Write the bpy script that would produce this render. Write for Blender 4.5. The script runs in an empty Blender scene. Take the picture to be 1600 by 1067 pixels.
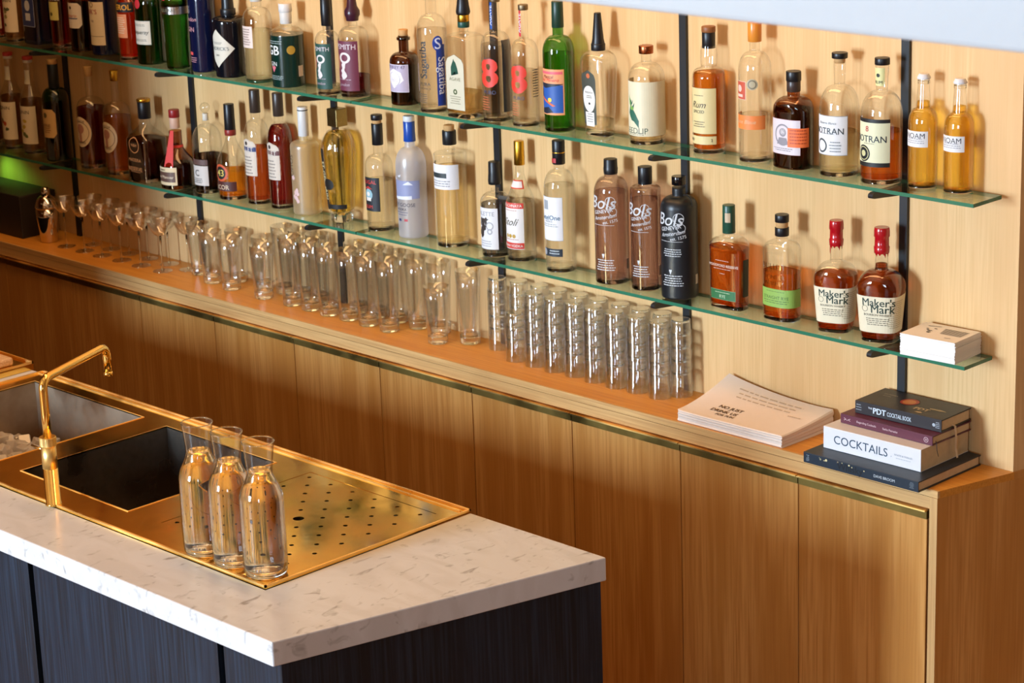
import bpy, bmesh, math, random
from mathutils import Vector, Matrix
from math import pi, sin, cos, radians as R

scene = bpy.context.scene
COL = scene.collection
random.seed(7)

# ------------------------------------------------------------------ camera
cd = bpy.data.cameras.new('camera'); cam = bpy.data.objects.new('camera', cd); COL.objects.link(cam)
cam.location = (0.3282, -4.3755, 2.8052)
cam.rotation_euler = (1.2838528, 0.0331182, 0.7869439)
cd.sensor_width = 36.0; cd.lens = 36.0 * 3767.2 / 1600
cd.clip_start = 0.05; cd.clip_end = 60
cd.dof.use_dof = True; cd.dof.focus_distance = 5.3; cd.dof.aperture_fstop = 12.0
scene.camera = cam

# ------------------------------------------------------------------ world, lights, exposure
def lin(h):
    h = h.lstrip('#'); c = [int(h[i:i+2], 16) / 255 for i in (0, 2, 4)]
    return tuple(((x / 12.92) if x <= .04045 else ((x + .055) / 1.055) ** 2.4) for x in c) + (1,)
world = bpy.data.worlds.new('world'); scene.world = world; world.use_nodes = True
bg = world.node_tree.nodes['Background']; bg.inputs[0].default_value = (1.0, .9, .78, 1); bg.inputs[1].default_value = 0.25

def spot(name, loc, tgt, power, color, size, blend, radius):
    l = bpy.data.lights.new(name, 'SPOT'); o = bpy.data.objects.new(name, l); COL.objects.link(o)
    l.energy = power; l.color = color; l.spot_size = R(size); l.spot_blend = blend; l.shadow_soft_size = radius
    o.location = loc; o.rotation_euler = (Vector(tgt) - Vector(loc)).to_track_quat('-Z', 'Y').to_euler()
    return o
def area(name, loc, tgt, sx, sy, power, color):
    l = bpy.data.lights.new(name, 'AREA'); o = bpy.data.objects.new(name, l); COL.objects.link(o)
    l.shape = 'RECTANGLE'; l.size = sx; l.size_y = sy; l.energy = power; l.color = color
    o.location = loc; o.rotation_euler = (Vector(tgt) - Vector(loc)).to_track_quat('-Z', 'Y').to_euler()
    return o
DAY = (.66, .85, 1.05)
WINDOW_STRENGTH = 112.0       # small bright window, left of the viewer
WINDOW2_STRENGTH = 13.0       # wide soft window, right of the viewer
area('warm_ceiling_fill', (-3.7, -.75, 3.9), (-3.7, -.75, 0), 2.8, .7, 46, (1.0, .56, .24))  # added warm area light, gives the shaded wood its ambient tone
area('warm_ceiling_fill', (-6.0, -.8, 3.9), (-6.0, -.8, 0), 1.8, .4, 17, (1.0, .52, .20))  # added to warm the dim left end
area('warm_ceiling_fill', (-3.6, -2.2, 4.0), (-3.6, -2.2, 0), 3.0, .8, 4, (1.0, .74, .48))  # weak added fill over the island top
scene.view_settings.view_transform = 'Standard'
scene.view_settings.look = 'None'
scene.view_settings.gamma = 1.0
scene.view_settings.exposure = 0.0
scene.view_settings.use_curve_mapping = False
cy = scene.cycles
cy.max_bounces = 14; cy.transmission_bounces = 12; cy.glossy_bounces = 6; cy.diffuse_bounces = 4
cy.transparent_max_bounces = 48; cy.use_denoising = True; cy.sample_clamp_indirect = 6.0
cy.caustics_refractive = True; cy.caustics_reflective = True; cy.blur_glossy = 0.5
cy.use_adaptive_sampling = True; cy.adaptive_threshold = 0.02

# ------------------------------------------------------------------ materials
MATS = {}
def mat(name, build):
    if name in MATS: return MATS[name]
    m = bpy.data.materials.new(name); m.use_nodes = True; nt = m.node_tree; nt.nodes.clear()
    out = nt.nodes.new('ShaderNodeOutputMaterial')
    s = build(nt); nt.links.new(s, out.inputs[0]); MATS[name] = m
    return m
def N(nt, t, **kw):
    n = nt.nodes.new(t)
    for k, v in kw.items():
        if k.startswith('i_'):
            n.inputs[k[2:].replace('_', ' ')].default_value = v
        else: setattr(n, k, v)
    return n
def P(col, rough=.5, metal=0.0, spec=.5, coat=0.0, noise=0.0):
    """procedural principled surface: colour with a faint mottling and varied roughness"""
    def b(nt):
        p = N(nt, 'ShaderNodeBsdfPrincipled', i_Metallic=metal)
        p.inputs['Specular IOR Level'].default_value = spec
        p.inputs['Coat Weight'].default_value = coat
        p.inputs['Coat Roughness'].default_value = .05
        no = N(nt, 'ShaderNodeTexNoise'); no.inputs['Scale'].default_value = 60
        tc = N(nt, 'ShaderNodeTexCoord'); nt.links.new(tc.outputs['Object'], no.inputs['Vector'])
        mx = N(nt, 'ShaderNodeMix', data_type='RGBA')
        c = lin(col) if isinstance(col, str) else col
        k = 1 - (noise or .06)
        mx.inputs[6].default_value = c; mx.inputs[7].default_value = (c[0]*k, c[1]*k, c[2]*k, 1)
        nt.links.new(no.outputs['Fac'], mx.inputs[0]); nt.links.new(mx.outputs[2], p.inputs['Base Color'])
        mr = N(nt, 'ShaderNodeMapRange'); mr.inputs[3].default_value = max(0, rough - .03); mr.inputs[4].default_value = rough + .03
        nt.links.new(no.outputs['Fac'], mr.inputs[0]); nt.links.new(mr.outputs[0], p.inputs['Roughness'])
        return p.outputs[0]
    return b
def paint(col, rough=.5, **k):
    return mat('surface_%s_%d_%s' % (col, rough * 100, ''.join(sorted(k))), P(col, rough, **k))

def half(h):
    """colour of one of two walls that together give the tint"""
    c = lin(h); return (c[0]**.5, c[1]**.5, c[2]**.5, 1)
def thin_glass(tint, edge, gloss=.06, power=3.2, rough=.02, diffuse=0.0, edge_gloss=.75):
    """wall of a glass vessel: tinted transmission, darker and more mirroring at grazing angles"""
    def b(nt):
        lw = N(nt, 'ShaderNodeLayerWeight'); lw.inputs['Blend'].default_value = .5
        pw = N(nt, 'ShaderNodeMath', operation='POWER'); pw.inputs[1].default_value = power
        nt.links.new(lw.outputs['Facing'], pw.inputs[0])
        mx = N(nt, 'ShaderNodeMix', data_type='RGBA'); mx.inputs[6].default_value = half(tint); mx.inputs[7].default_value = half(edge)
        nt.links.new(pw.outputs[0], mx.inputs[0])
        tr = N(nt, 'ShaderNodeBsdfTransparent'); nt.links.new(mx.outputs[2], tr.inputs[0])
        gl = N(nt, 'ShaderNodeBsdfGlossy'); gl.inputs['Roughness'].default_value = rough; gl.inputs[0].default_value = (1, 1, 1, 1)
        mr = N(nt, 'ShaderNodeMapRange'); mr.inputs[3].default_value = gloss; mr.inputs[4].default_value = edge_gloss
        nt.links.new(pw.outputs[0], mr.inputs[0])
        ms = N(nt, 'ShaderNodeMixShader'); nt.links.new(mr.outputs[0], ms.inputs[0])
        nt.links.new(tr.outputs[0], ms.inputs[1]); nt.links.new(gl.outputs[0], ms.inputs[2])
        o = ms.outputs[0]
        if diffuse:
            df = N(nt, 'ShaderNodeBsdfDiffuse'); df.inputs[0].default_value = lin(tint)
            tl = N(nt, 'ShaderNodeBsdfTranslucent'); tl.inputs[0].default_value = lin(tint)
            a = N(nt, 'ShaderNodeAddShader'); 
            dm = N(nt, 'ShaderNodeMixShader'); dm.inputs[0].default_value = .5
            nt.links.new(df.outputs[0], dm.inputs[1]); nt.links.new(tl.outputs[0], dm.inputs[2])
            m2 = N(nt, 'ShaderNodeMixShader'); m2.inputs[0].default_value = diffuse
            nt.links.new(o, m2.inputs[1]); nt.links.new(dm.outputs[0], m2.inputs[2]); o = m2.outputs[0]
        return o
    return b
def liquid_mat(col, clear=.45, ior=1.33):
    def b(nt):
        g = N(nt, 'ShaderNodeBsdfGlass'); g.inputs['IOR'].default_value = ior; g.inputs['Roughness'].default_value = 0
        g.inputs[0].default_value = half(col)
        t = N(nt, 'ShaderNodeBsdfTransparent'); t.inputs[0].default_value = half(col)
        m = N(nt, 'ShaderNodeMixShader'); m.inputs[0].default_value = clear
        nt.links.new(g.outputs[0], m.inputs[1]); nt.links.new(t.outputs[0], m.inputs[2])
        return m.outputs[0]
    return b
GL = {
 'clear': mat('clear_glass', thin_glass('fafbf9', 'c0c3bc', gloss=.08)),
 'ware': mat('drinking_glass', thin_glass('fcfdfd', 'd4dade', gloss=.13, power=2.2, edge_gloss=.85, rough=.05)),
 'tumbler': mat('tumbler_glass', thin_glass('fcfdfd', 'e2e8ee', gloss=.09, power=2.4, edge_gloss=.8, rough=.06)),
 'carafe': mat('carafe_glass', thin_glass('fdfdfd', '9a9ea0', gloss=.05, power=2.6, edge_gloss=.85)),
 'green': mat('green_glass', thin_glass('4f9a3c', '123d14')),
 'dgreen': mat('dark_green_glass', thin_glass('1f5a30', '06200e')),
 'brown': mat('brown_glass', thin_glass('8a4a22', '2a0e05')),
 'dbrown': mat('dark_brown_glass', thin_glass('4a2210', '120502')),
 'smoke': mat('smoky_glass', thin_glass('c4aeac', '62504e', gloss=.08)),
 'blue': mat('blue_glass', thin_glass('5b74b8', '141f4a')),
 'frost': mat('frosted_glass', thin_glass('f0f0f4', 'd0d4e0', gloss=.12, rough=.3, diffuse=.42)),
 'frostw': mat('frosted_warm_glass', thin_glass('f4e8c4', 'dccca0', gloss=.10, rough=.3, diffuse=.32)),
 'black': mat('black_gloss_glass', P('0b0d14', .12, spec=.6)),
 'stone': mat('black_matte_ceramic', P('14181c', .38, spec=.5)),
 'navy': mat('navy_gloss_glass', P('0b1230', .12, spec=.6)),
 'gb': mat('dark_green_painted_glass', P('0a2a22', .16, spec=.6)),
}
SHELF = mat('shelf_glass', thin_glass('dfeee2', 'a6c8b0', gloss=.06, power=4))
SHELF_EDGE = mat('shelf_glass_edge', P('347257', .15, spec=.6))
def clear_solid(nt):
    g = N(nt, 'ShaderNodeBsdfGlass'); g.inputs['IOR'].default_value = 1.45; g.inputs[0].default_value = (.98, .99, .98, 1)
    g.inputs['Roughness'].default_value = 0
    return g.outputs[0]
GLASS = mat('solid_clear_glass', clear_solid)
def water_b(nt):
    g = N(nt, 'ShaderNodeBsdfGlass'); g.inputs['IOR'].default_value = 1.333; g.inputs[0].default_value = (.99, .99, .98, 1)
    g.inputs['Roughness'].default_value = 0
    return g.outputs[0]
WATER = mat('water', water_b)

def wood(name, c1, c2, c3, rough=.42, axis='Z', scale=1.0, fig=1.0, spec=.35):
    """planked grain: fine streaks along one axis plus slow cathedral figure"""
    def b(nt):
        tc = N(nt, 'ShaderNodeTexCoord'); oi = N(nt, 'ShaderNodeObjectInfo')
        ml = N(nt, 'ShaderNodeMath', operation='MULTIPLY'); ml.inputs[1].default_value = 37.0
        nt.links.new(oi.outputs['Random'], ml.inputs[0])
        cb = N(nt, 'ShaderNodeCombineXYZ'); nt.links.new(ml.outputs[0], cb.inputs[0]); nt.links.new(ml.outputs[0], cb.inputs[2])
        ad = N(nt, 'ShaderNodeVectorMath', operation='ADD'); nt.links.new(tc.outputs['Object'], ad.inputs[0]); nt.links.new(cb.outputs[0], ad.inputs[1])
        def mapped(s_across, s_along):
            mp = N(nt, 'ShaderNodeMapping')
            s = [s_across * scale] * 3; s['XYZ'.index(axis)] = s_along * scale
            mp.inputs['Scale'].default_value = s; nt.links.new(ad.outputs[0], mp.inputs[0]); return mp
        fine = N(nt, 'ShaderNodeTexNoise'); fine.inputs['Scale'].default_value = 1; fine.inputs['Detail'].default_value = 5
        nt.links.new(mapped(190, 5).outputs[0], fine.inputs['Vector'])
        slow = N(nt, 'ShaderNodeTexNoise'); slow.inputs['Scale'].default_value = 1; slow.inputs['Detail'].default_value = 3
        nt.links.new(mapped(9, .8).outputs[0], slow.inputs['Vector'])
        wv = N(nt, 'ShaderNodeMath', operation='MULTIPLY'); wv.inputs[1].default_value = 26 * fig
        nt.links.new(slow.outputs['Fac'], wv.inputs[0])
        sn = N(nt, 'ShaderNodeMath', operation='SINE'); nt.links.new(wv.outputs[0], sn.inputs[0])
        r1 = N(nt, 'ShaderNodeMapRange'); r1.inputs[1].default_value = -1; r1.inputs[2].default_value = 1
        nt.links.new(sn.outputs[0], r1.inputs[0])
        m1 = N(nt, 'ShaderNodeMix', data_type='RGBA'); m1.inputs[6].default_value = lin(c1); m1.inputs[7].default_value = lin(c2)
        nt.links.new(r1.outputs[0], m1.inputs[0])
        r2 = N(nt, 'ShaderNodeMapRange'); r2.inputs[1].default_value = .42; r2.inputs[2].default_value = .72
        nt.links.new(fine.outputs['Fac'], r2.inputs[0])
        m2 = N(nt, 'ShaderNodeMix', data_type='RGBA'); m2.inputs[7].default_value = lin(c3)
        nt.links.new(m1.outputs[2], m2.inputs[6]); nt.links.new(r2.outputs[0], m2.inputs[0])
        p = N(nt, 'ShaderNodeBsdfPrincipled'); p.inputs['Roughness'].default_value = rough
        p.inputs['Specular IOR Level'].default_value = spec
        nt.links.new(m2.outputs[2], p.inputs['Base Color'])
        bp = N(nt, 'ShaderNodeBump'); bp.inputs['Strength'].default_value = .08; bp.inputs['Distance'].default_value = .002
        nt.links.new(fine.outputs['Fac'], bp.inputs['Height']); nt.links.new(bp.outputs[0], p.inputs['Normal'])
        return p.outputs[0]
    return mat(name, b)
OAK_WALL = wood('oak_panel', 'dfb882', 'd6ac76', 'd2a870', fig=.7)
OAK_DOOR = wood('oak_door', 'd29a56', 'bf8440', 'b87c3c', fig=.9, rough=.38)
OAK_TOP = wood('oiled_oak_top', 'd8963e', 'd08c36', 'c07c2c', axis='X', rough=.35)
OAK_EDGE = wood('oak_edge', 'd2a970', 'caa068', 'b88c58', axis='X')
OAK_EDGE_V = wood('oak_edge_vertical', 'd2a970', 'caa068', 'b88c58', axis='Z')
OAK_END = wood('oak_end_panel', 'b47638', 'a5672e', '8a5222', rough=.4)
BLACK_OAK = wood('black_stained_oak', '0f1824', '0b1119', '1e2c3c', rough=.5, scale=.8, fig=.8)
BLOCK_WOOD = wood('maple_block', 'd9b184', 'cfa576', 'b98c5e', axis='X')

def marble_b(nt):
    tc = N(nt, 'ShaderNodeTexCoord')
    n1 = N(nt, 'ShaderNodeTexNoise'); n1.inputs['Scale'].default_value = 5; n1.inputs['Detail'].default_value = 6; n1.inputs['Distortion'].default_value = 1.2
    mp = N(nt, 'ShaderNodeMapping'); mp.inputs['Rotation'].default_value = (0, 0, .6); mp.inputs['Scale'].default_value = (1, 2.6, 1)
    nt.links.new(tc.outputs['Object'], mp.inputs[0]); nt.links.new(mp.outputs[0], n1.inputs['Vector'])
    r = N(nt, 'ShaderNodeValToRGB'); e = r.color_ramp.elements
    e[0].position = .38; e[0].color = (.55, .54, .53, 1); e[1].position = .60; e[1].color = (.60, .60, .60, 1)
    nt.links.new(n1.outputs['Fac'], r.inputs[0])
    n2 = N(nt, 'ShaderNodeTexNoise'); n2.inputs['Scale'].default_value = 26; n2.inputs['Detail'].default_value = 8; n2.inputs['Distortion'].default_value = .8
    mp2 = N(nt, 'ShaderNodeMapping'); mp2.inputs['Rotation'].default_value = (0, 0, .6); mp2.inputs['Scale'].default_value = (1.6, .8, 1)
    nt.links.new(tc.outputs['Object'], mp2.inputs[0]); nt.links.new(mp2.outputs[0], n2.inputs['Vector'])
    r2 = N(nt, 'ShaderNodeValToRGB'); e = r2.color_ramp.elements
    e[0].position = .60; e[0].color = (0, 0, 0, 1); e[1].position = .76; e[1].color = (1, 1, 1, 1)
    nt.links.new(n2.outputs['Fac'], r2.inputs[0])
    m = N(nt, 'ShaderNodeMix', data_type='RGBA'); m.inputs[7].default_value = (.30, .28, .26, 1)
    nt.links.new(r.outputs[0], m.inputs[6]); nt.links.new(r2.outputs[0], m.inputs[0])
    p = N(nt, 'ShaderNodeBsdfPrincipled'); p.inputs['Roughness'].default_value = .22
    nt.links.new(m.outputs[2], p.inputs['Base Color'])
    return p.outputs[0]
MARBLE = mat('veined_marble', marble_b)
def metal(name, col, rough, wob=0.0, tarnish=None):
    def b(nt):
        p = N(nt, 'ShaderNodeBsdfPrincipled', i_Metallic=1.0)
        tc = N(nt, 'ShaderNodeTexCoord'); n = N(nt, 'ShaderNodeTexNoise'); n.inputs['Scale'].default_value = 7; n.inputs['Detail'].default_value = 4
        nt.links.new(tc.outputs['Object'], n.inputs['Vector'])
        mr = N(nt, 'ShaderNodeMapRange'); mr.inputs[1].default_value = .35; mr.inputs[2].default_value = .7
        mr.inputs[3].default_value = max(.02, rough * .6); mr.inputs[4].default_value = rough * 1.6
        nt.links.new(n.outputs['Fac'], mr.inputs[0]); nt.links.new(mr.outputs[0], p.inputs['Roughness'])
        mx = N(nt, 'ShaderNodeMix', data_type='RGBA'); mx.inputs[6].default_value = lin(col); mx.inputs[7].default_value = lin(tarnish or col)
        m2 = N(nt, 'ShaderNodeMapRange'); m2.inputs[1].default_value = .4; m2.inputs[2].default_value = .65
        nt.links.new(n.outputs['Fac'], m2.inputs[0]); nt.links.new(m2.outputs[0], mx.inputs[0]); nt.links.new(mx.outputs[2], p.inputs['Base Color'])
        if wob:
            n3 = N(nt, 'ShaderNodeTexNoise'); n3.inputs['Scale'].default_value = 11; n3.inputs['Detail'].default_value = 2
            nt.links.new(tc.outputs['Object'], n3.inputs['Vector'])
            bp = N(nt, 'ShaderNodeBump'); bp.inputs['Strength'].default_value = wob; bp.inputs['Distance'].default_value = .01
            nt.links.new(n3.outputs['Fac'], bp.inputs['Height']); nt.links.new(bp.outputs[0], p.inputs['Normal'])
        return p.outputs[0]
    return mat(name, b)
BRASS = metal('polished_brass', 'ffd46c', .14, wob=.03, tarnish='f6bf54')
BRASS_PIPE = metal('polished_brass_pipe', 'f8d078', .10)
BRASS_BRUSHED = metal('brushed_brass', 'e8c880', .3)
BRASS_OLD = metal('aged_brass', 'a48a4c', .5, tarnish='8a7440')
BRASS_EDGE = metal('bright_brass_edge', 'ffd684', .42)
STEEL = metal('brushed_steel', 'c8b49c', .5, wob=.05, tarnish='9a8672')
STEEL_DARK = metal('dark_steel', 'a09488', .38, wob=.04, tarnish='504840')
CHROME = metal('shaker_steel', 'd8d0c8', .07)
BLACK_METAL = mat('black_metal', P('16181c', .4, spec=.5))
PLASTER = mat('white_plaster', P('d8e0e6', .85, noise=.03))
WARM_CEIL = mat('warm_ceiling', P('b89468', .9))
FLOORM = wood('oak_floor', 'a8703c', '9c6430', '86521f', axis='X')
PAGES = mat('page_edges', P('d8bc94', .8, noise=.25))
PAPER = mat('paper', P('e6d8cc', .8, noise=.03))
PAPER_SIDE = mat('paper_stack_side', P('e8e8ea', .8, noise=.12))
INK = mat('ink', P('1c1c22', .6))

# ------------------------------------------------------------------ mesh helpers
def link_mesh(name, verts, faces, m, parent=None, smooth=False, mats=None, fm=None):
    me = bpy.data.meshes.new(name); me.from_pydata(verts, [], faces)
    for x in (mats or [m]): me.materials.append(x)
    if fm: 
        for p, k in zip(me.polygons, fm): p.material_index = k
    if smooth:
        for p in me.polygons: p.use_smooth = True
    me.update()
    o = bpy.data.objects.new(name, me); COL.objects.link(o)
    if parent: o.parent = parent
    return o
def fix_normals(o):
    bm = bmesh.new(); bm.from_mesh(o.data); bmesh.ops.recalc_face_normals(bm, faces=bm.faces); bm.to_mesh(o.data); bm.free()
    return o
def bevel(o, w, seg=2, ang=35):
    bm = bmesh.new(); bm.from_mesh(o.data)
    es = [e for e in bm.edges if len(e.link_faces) == 2 and e.calc_face_angle(0) > R(ang)]
    bmesh.ops.bevel(bm, geom=es, offset=w, segments=seg, affect='EDGES', profile=.5)
    bm.to_mesh(o.data); bm.free(); return o
def tag(o, label=None, cat=None, group=None, kind=None):
    if label: o['label'] = label
    if cat: o['category'] = cat
    if group: o['group'] = group
    if kind: o['kind'] = kind
    return o
def empty(name, loc, rz=0, label=None, cat=None, group=None):
    o = bpy.data.objects.new(name, None); COL.objects.link(o); o.location = loc; o.rotation_euler = (0, 0, rz)
    o.empty_display_size = .05
    return tag(o, label, cat, group)
def struct(o): o['kind'] = 'structure'; return o
def prism(name, pts, z0, z1, m, parent=None, bev=0):
    n = len(pts)
    v = [(x, y, z0) for x, y in pts] + [(x, y, z1) for x, y in pts]
    f = [tuple(range(n))[::-1], tuple(range(n, 2*n))] + [(i, (i+1) % n, n + (i+1) % n, n + i) for i in range(n)]
    o = fix_normals(link_mesh(name, v, f, m, parent))
    if bev: bevel(o, bev)
    return o
def box(name, a, b, m, parent=None, bev=0):
    return prism(name, [(a[0], a[1]), (b[0], a[1]), (b[0], b[1]), (a[0], b[1])], a[2], b[2], m, parent, bev)
def multi(name, parts, m, parent=None):
    """several boxes ((a),(b)) in one mesh"""
    v, f = [], []
    for a, b in parts:
        k = len(v)
        v += [(x, y, z) for z in (a[2], b[2]) for x, y in ((a[0], a[1]), (b[0], a[1]), (b[0], b[1]), (a[0], b[1]))]
        f += [tuple(k + i for i in q) for q in ((3, 2, 1, 0), (4, 5, 6, 7), (0, 1, 5, 4), (1, 2, 6, 5), (2, 3, 7, 6), (3, 0, 4, 7))]
    return link_mesh(name, v, f, m, parent)
def tube(name, path, r, m, parent=None, seg=20, cap=True, radii=None):
    pts = [Vector(p) for p in path]; v, f = [], []
    up = None
    for i, p in enumerate(pts):
        t = ((pts[min(i+1, len(pts)-1)] - pts[max(i-1, 0)])).normalized()
        if up is None:
            up = Vector((0, 0, 1)) if abs(t.z) < .9 else Vector((1, 0, 0))
        a = (up - t * up.dot(t)).normalized(); b = t.cross(a); up = a
        rr = radii[i] if radii else r
        v += [tuple(p + a * cos(2*pi*k/seg) * rr + b * sin(2*pi*k/seg) * rr) for k in range(seg)]
    for i in range(len(pts) - 1):
        f += [(i*seg + k, i*seg + (k+1) % seg, (i+1)*seg + (k+1) % seg, (i+1)*seg + k) for k in range(seg)]
    if cap: f += [tuple(range(seg))[::-1], tuple((len(pts)-1)*seg + k for k in range(seg))]
    return fix_normals(link_mesh(name, v, f, m, parent, smooth=True))
def bend(a, c, b, rad, n=8):
    """points rounding the corner c between a and b"""
    a, b, c = Vector(a), Vector(b), Vector(c)
    d1, d2 = (a - c).normalized(), (b - c).normalized()
    th = d1.angle(d2); t = rad / math.tan(th / 2)
    p0, p1 = c + d1 * t, c + d2 * t
    return [tuple((1-s)**2 * p0 + 2*s*(1-s) * c + s*s * p1) for s in [i / n for i in range(n + 1)]]
def curve_plate(name, outer, holes, z0, z1, m, parent=None):
    """flat plate with holes"""
    cu = bpy.data.curves.new(name, 'CURVE'); cu.dimensions = '2D'; cu.fill_mode = 'BOTH'; cu.extrude = (z1 - z0) / 2
    for poly in [outer] + holes:
        s = cu.splines.new('POLY'); s.points.add(len(poly) - 1); s.use_cyclic_u = True
        for i, (x, y) in enumerate(poly): s.points[i].co = (x, y, 0, 1)
    t = bpy.data.objects.new('tmp', cu)
    me = bpy.data.meshes.new_from_object(t); bpy.data.objects.remove(t); bpy.data.curves.remove(cu)
    for v in me.vertices: v.co.z += (z0 + z1) / 2
    me.materials.clear(); me.materials.append(m); me.name = name
    o = bpy.data.objects.new(name, me); COL.objects.link(o)
    if parent: o.parent = parent
    return fix_normals(o)
def circ(x, y, r, n=16): return [(x + r*cos(2*pi*k/n), y + r*sin(2*pi*k/n)) for k in range(n)]
def rect(x0, y0, x1, y1): return [(x0, y0), (x1, y0), (x1, y1), (x0, y1)]

# ---- text meshes (built-in font)
_T = {}
def glyphs(s, bold=0.0, shear=0.0):
    key = (s, bold, shear)
    if key not in _T:
        cu = bpy.data.curves.new('t', 'FONT'); cu.body = s; cu.size = 1; cu.align_x = 'CENTER'; cu.align_y = 'CENTER'
        cu.resolution_u = 3; cu.shear = shear
        t = bpy.data.objects.new('t', cu); me = bpy.data.meshes.new_from_object(t)
        V = [tuple(v.co) for v in me.vertices]; F = [tuple(p.vertices) for p in me.polygons]
        if bold and V:      # heavier strokes: the outline repeated a little to the side
            n = len(V); F = F + [tuple(i+n for i in f) for f in F] + [tuple(i+2*n for i in f) for f in F]
            V = [(v[0], v[1], 0) for v in V] + [(v[0]+bold*.9, v[1]+bold*.15, .00012) for v in V] + [(v[0]+bold*.45, v[1]-bold*.25, .00024) for v in V]
        if V:
            x0 = min(v[0] for v in V); x1 = max(v[0] for v in V); z0 = min(v[1] for v in V); z1 = max(v[1] for v in V)
            V = [(v[0] - (x0+x1)/2, v[1] - (z0+z1)/2, v[2]) for v in V]; w, h = x1 - x0, z1 - z0
        else: w = h = 0
        _T[key] = (V, F, w, h); bpy.data.objects.remove(t); bpy.data.curves.remove(cu); bpy.data.meshes.remove(me)
    return _T[key]
def text2d(s, size=None, width=None, height=None, bold=0.0, shear=0.0, rot=0, dx=0, dz=0):
    V, F, w, h = glyphs(s, bold, shear)
    sx = sy = size or 1
    if height: sy = height / h; sx = sy if not width else width / w
    elif width: sx = sy = width / w
    c, n = cos(rot), sin(rot)
    return [((x*sx)*c - (y*sy)*n + dx, (x*sx)*n + (y*sy)*c + dz, l) for x, y, l in V], F
def merge2d(items):
    V, F = [], []
    for v, f in items:
        k = len(V); V += v; F += [tuple(i + k for i in q) for q in f]
    return V, F
def bars(w, n, pitch, dz, rnd, th=None, dx=0, dash=True):
    """lines of print too small to read: rows of short strokes"""
    V, F = [], []; th = th or pitch * .38
    for i in range(n):
        z = dz - i * pitch; x = -w/2 * rnd.uniform(.7, 1); xe = -x
        while x < xe:
            l = rnd.uniform(.05, .14) * w; l = min(l, xe - x)
            k = len(V); V += [(x+dx, z), (x+l+dx, z), (x+l+dx, z+th), (x+dx, z+th)]; F.append((k, k+1, k+2, k+3))
            x += l + w * .025
    return V, F
def disk2d(dx, dz, r, r2=0, n=28, sx=1):
    if r2:
        V = [(dx + q*cos(2*pi*k/n)*sx, dz + q*sin(2*pi*k/n)) for q in (r, r2) for k in range(n)]
        return V, [(k, (k+1) % n, n + (k+1) % n, n + k) for k in range(n)]
    return [(dx + r*cos(2*pi*k/n)*sx, dz + r*sin(2*pi*k/n)) for k in range(n)], [tuple(range(n))]
def rect2d(x0, z0, x1, z1):
    nx = max(1, int(abs(x1-x0) / .006)); V, F = [], []
    for i in range(nx + 1):
        x = x0 + (x1 - x0) * i / nx; V += [(x, z0), (x, z1)]
    return V, [(2*i, 2*i+2, 2*i+3, 2*i+1) for i in range(nx)]
def poly2d(pts): return list(pts), [tuple(range(len(pts)))]
def flat_text(name, items, origin, ux, uy, m, parent=None, off=.0004):
    """lays 2D print on a plane spanned by ux, uy"""
    V, F = merge2d(items); o = Vector(origin); ux, uy = Vector(ux).normalized(), Vector(uy).normalized(); n = ux.cross(uy)
    return link_mesh(name, [tuple(o + ux*v[0] + uy*v[1] + n*(off + (v[2] if len(v) > 2 else 0))) for v in V], F, m, parent)
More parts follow.
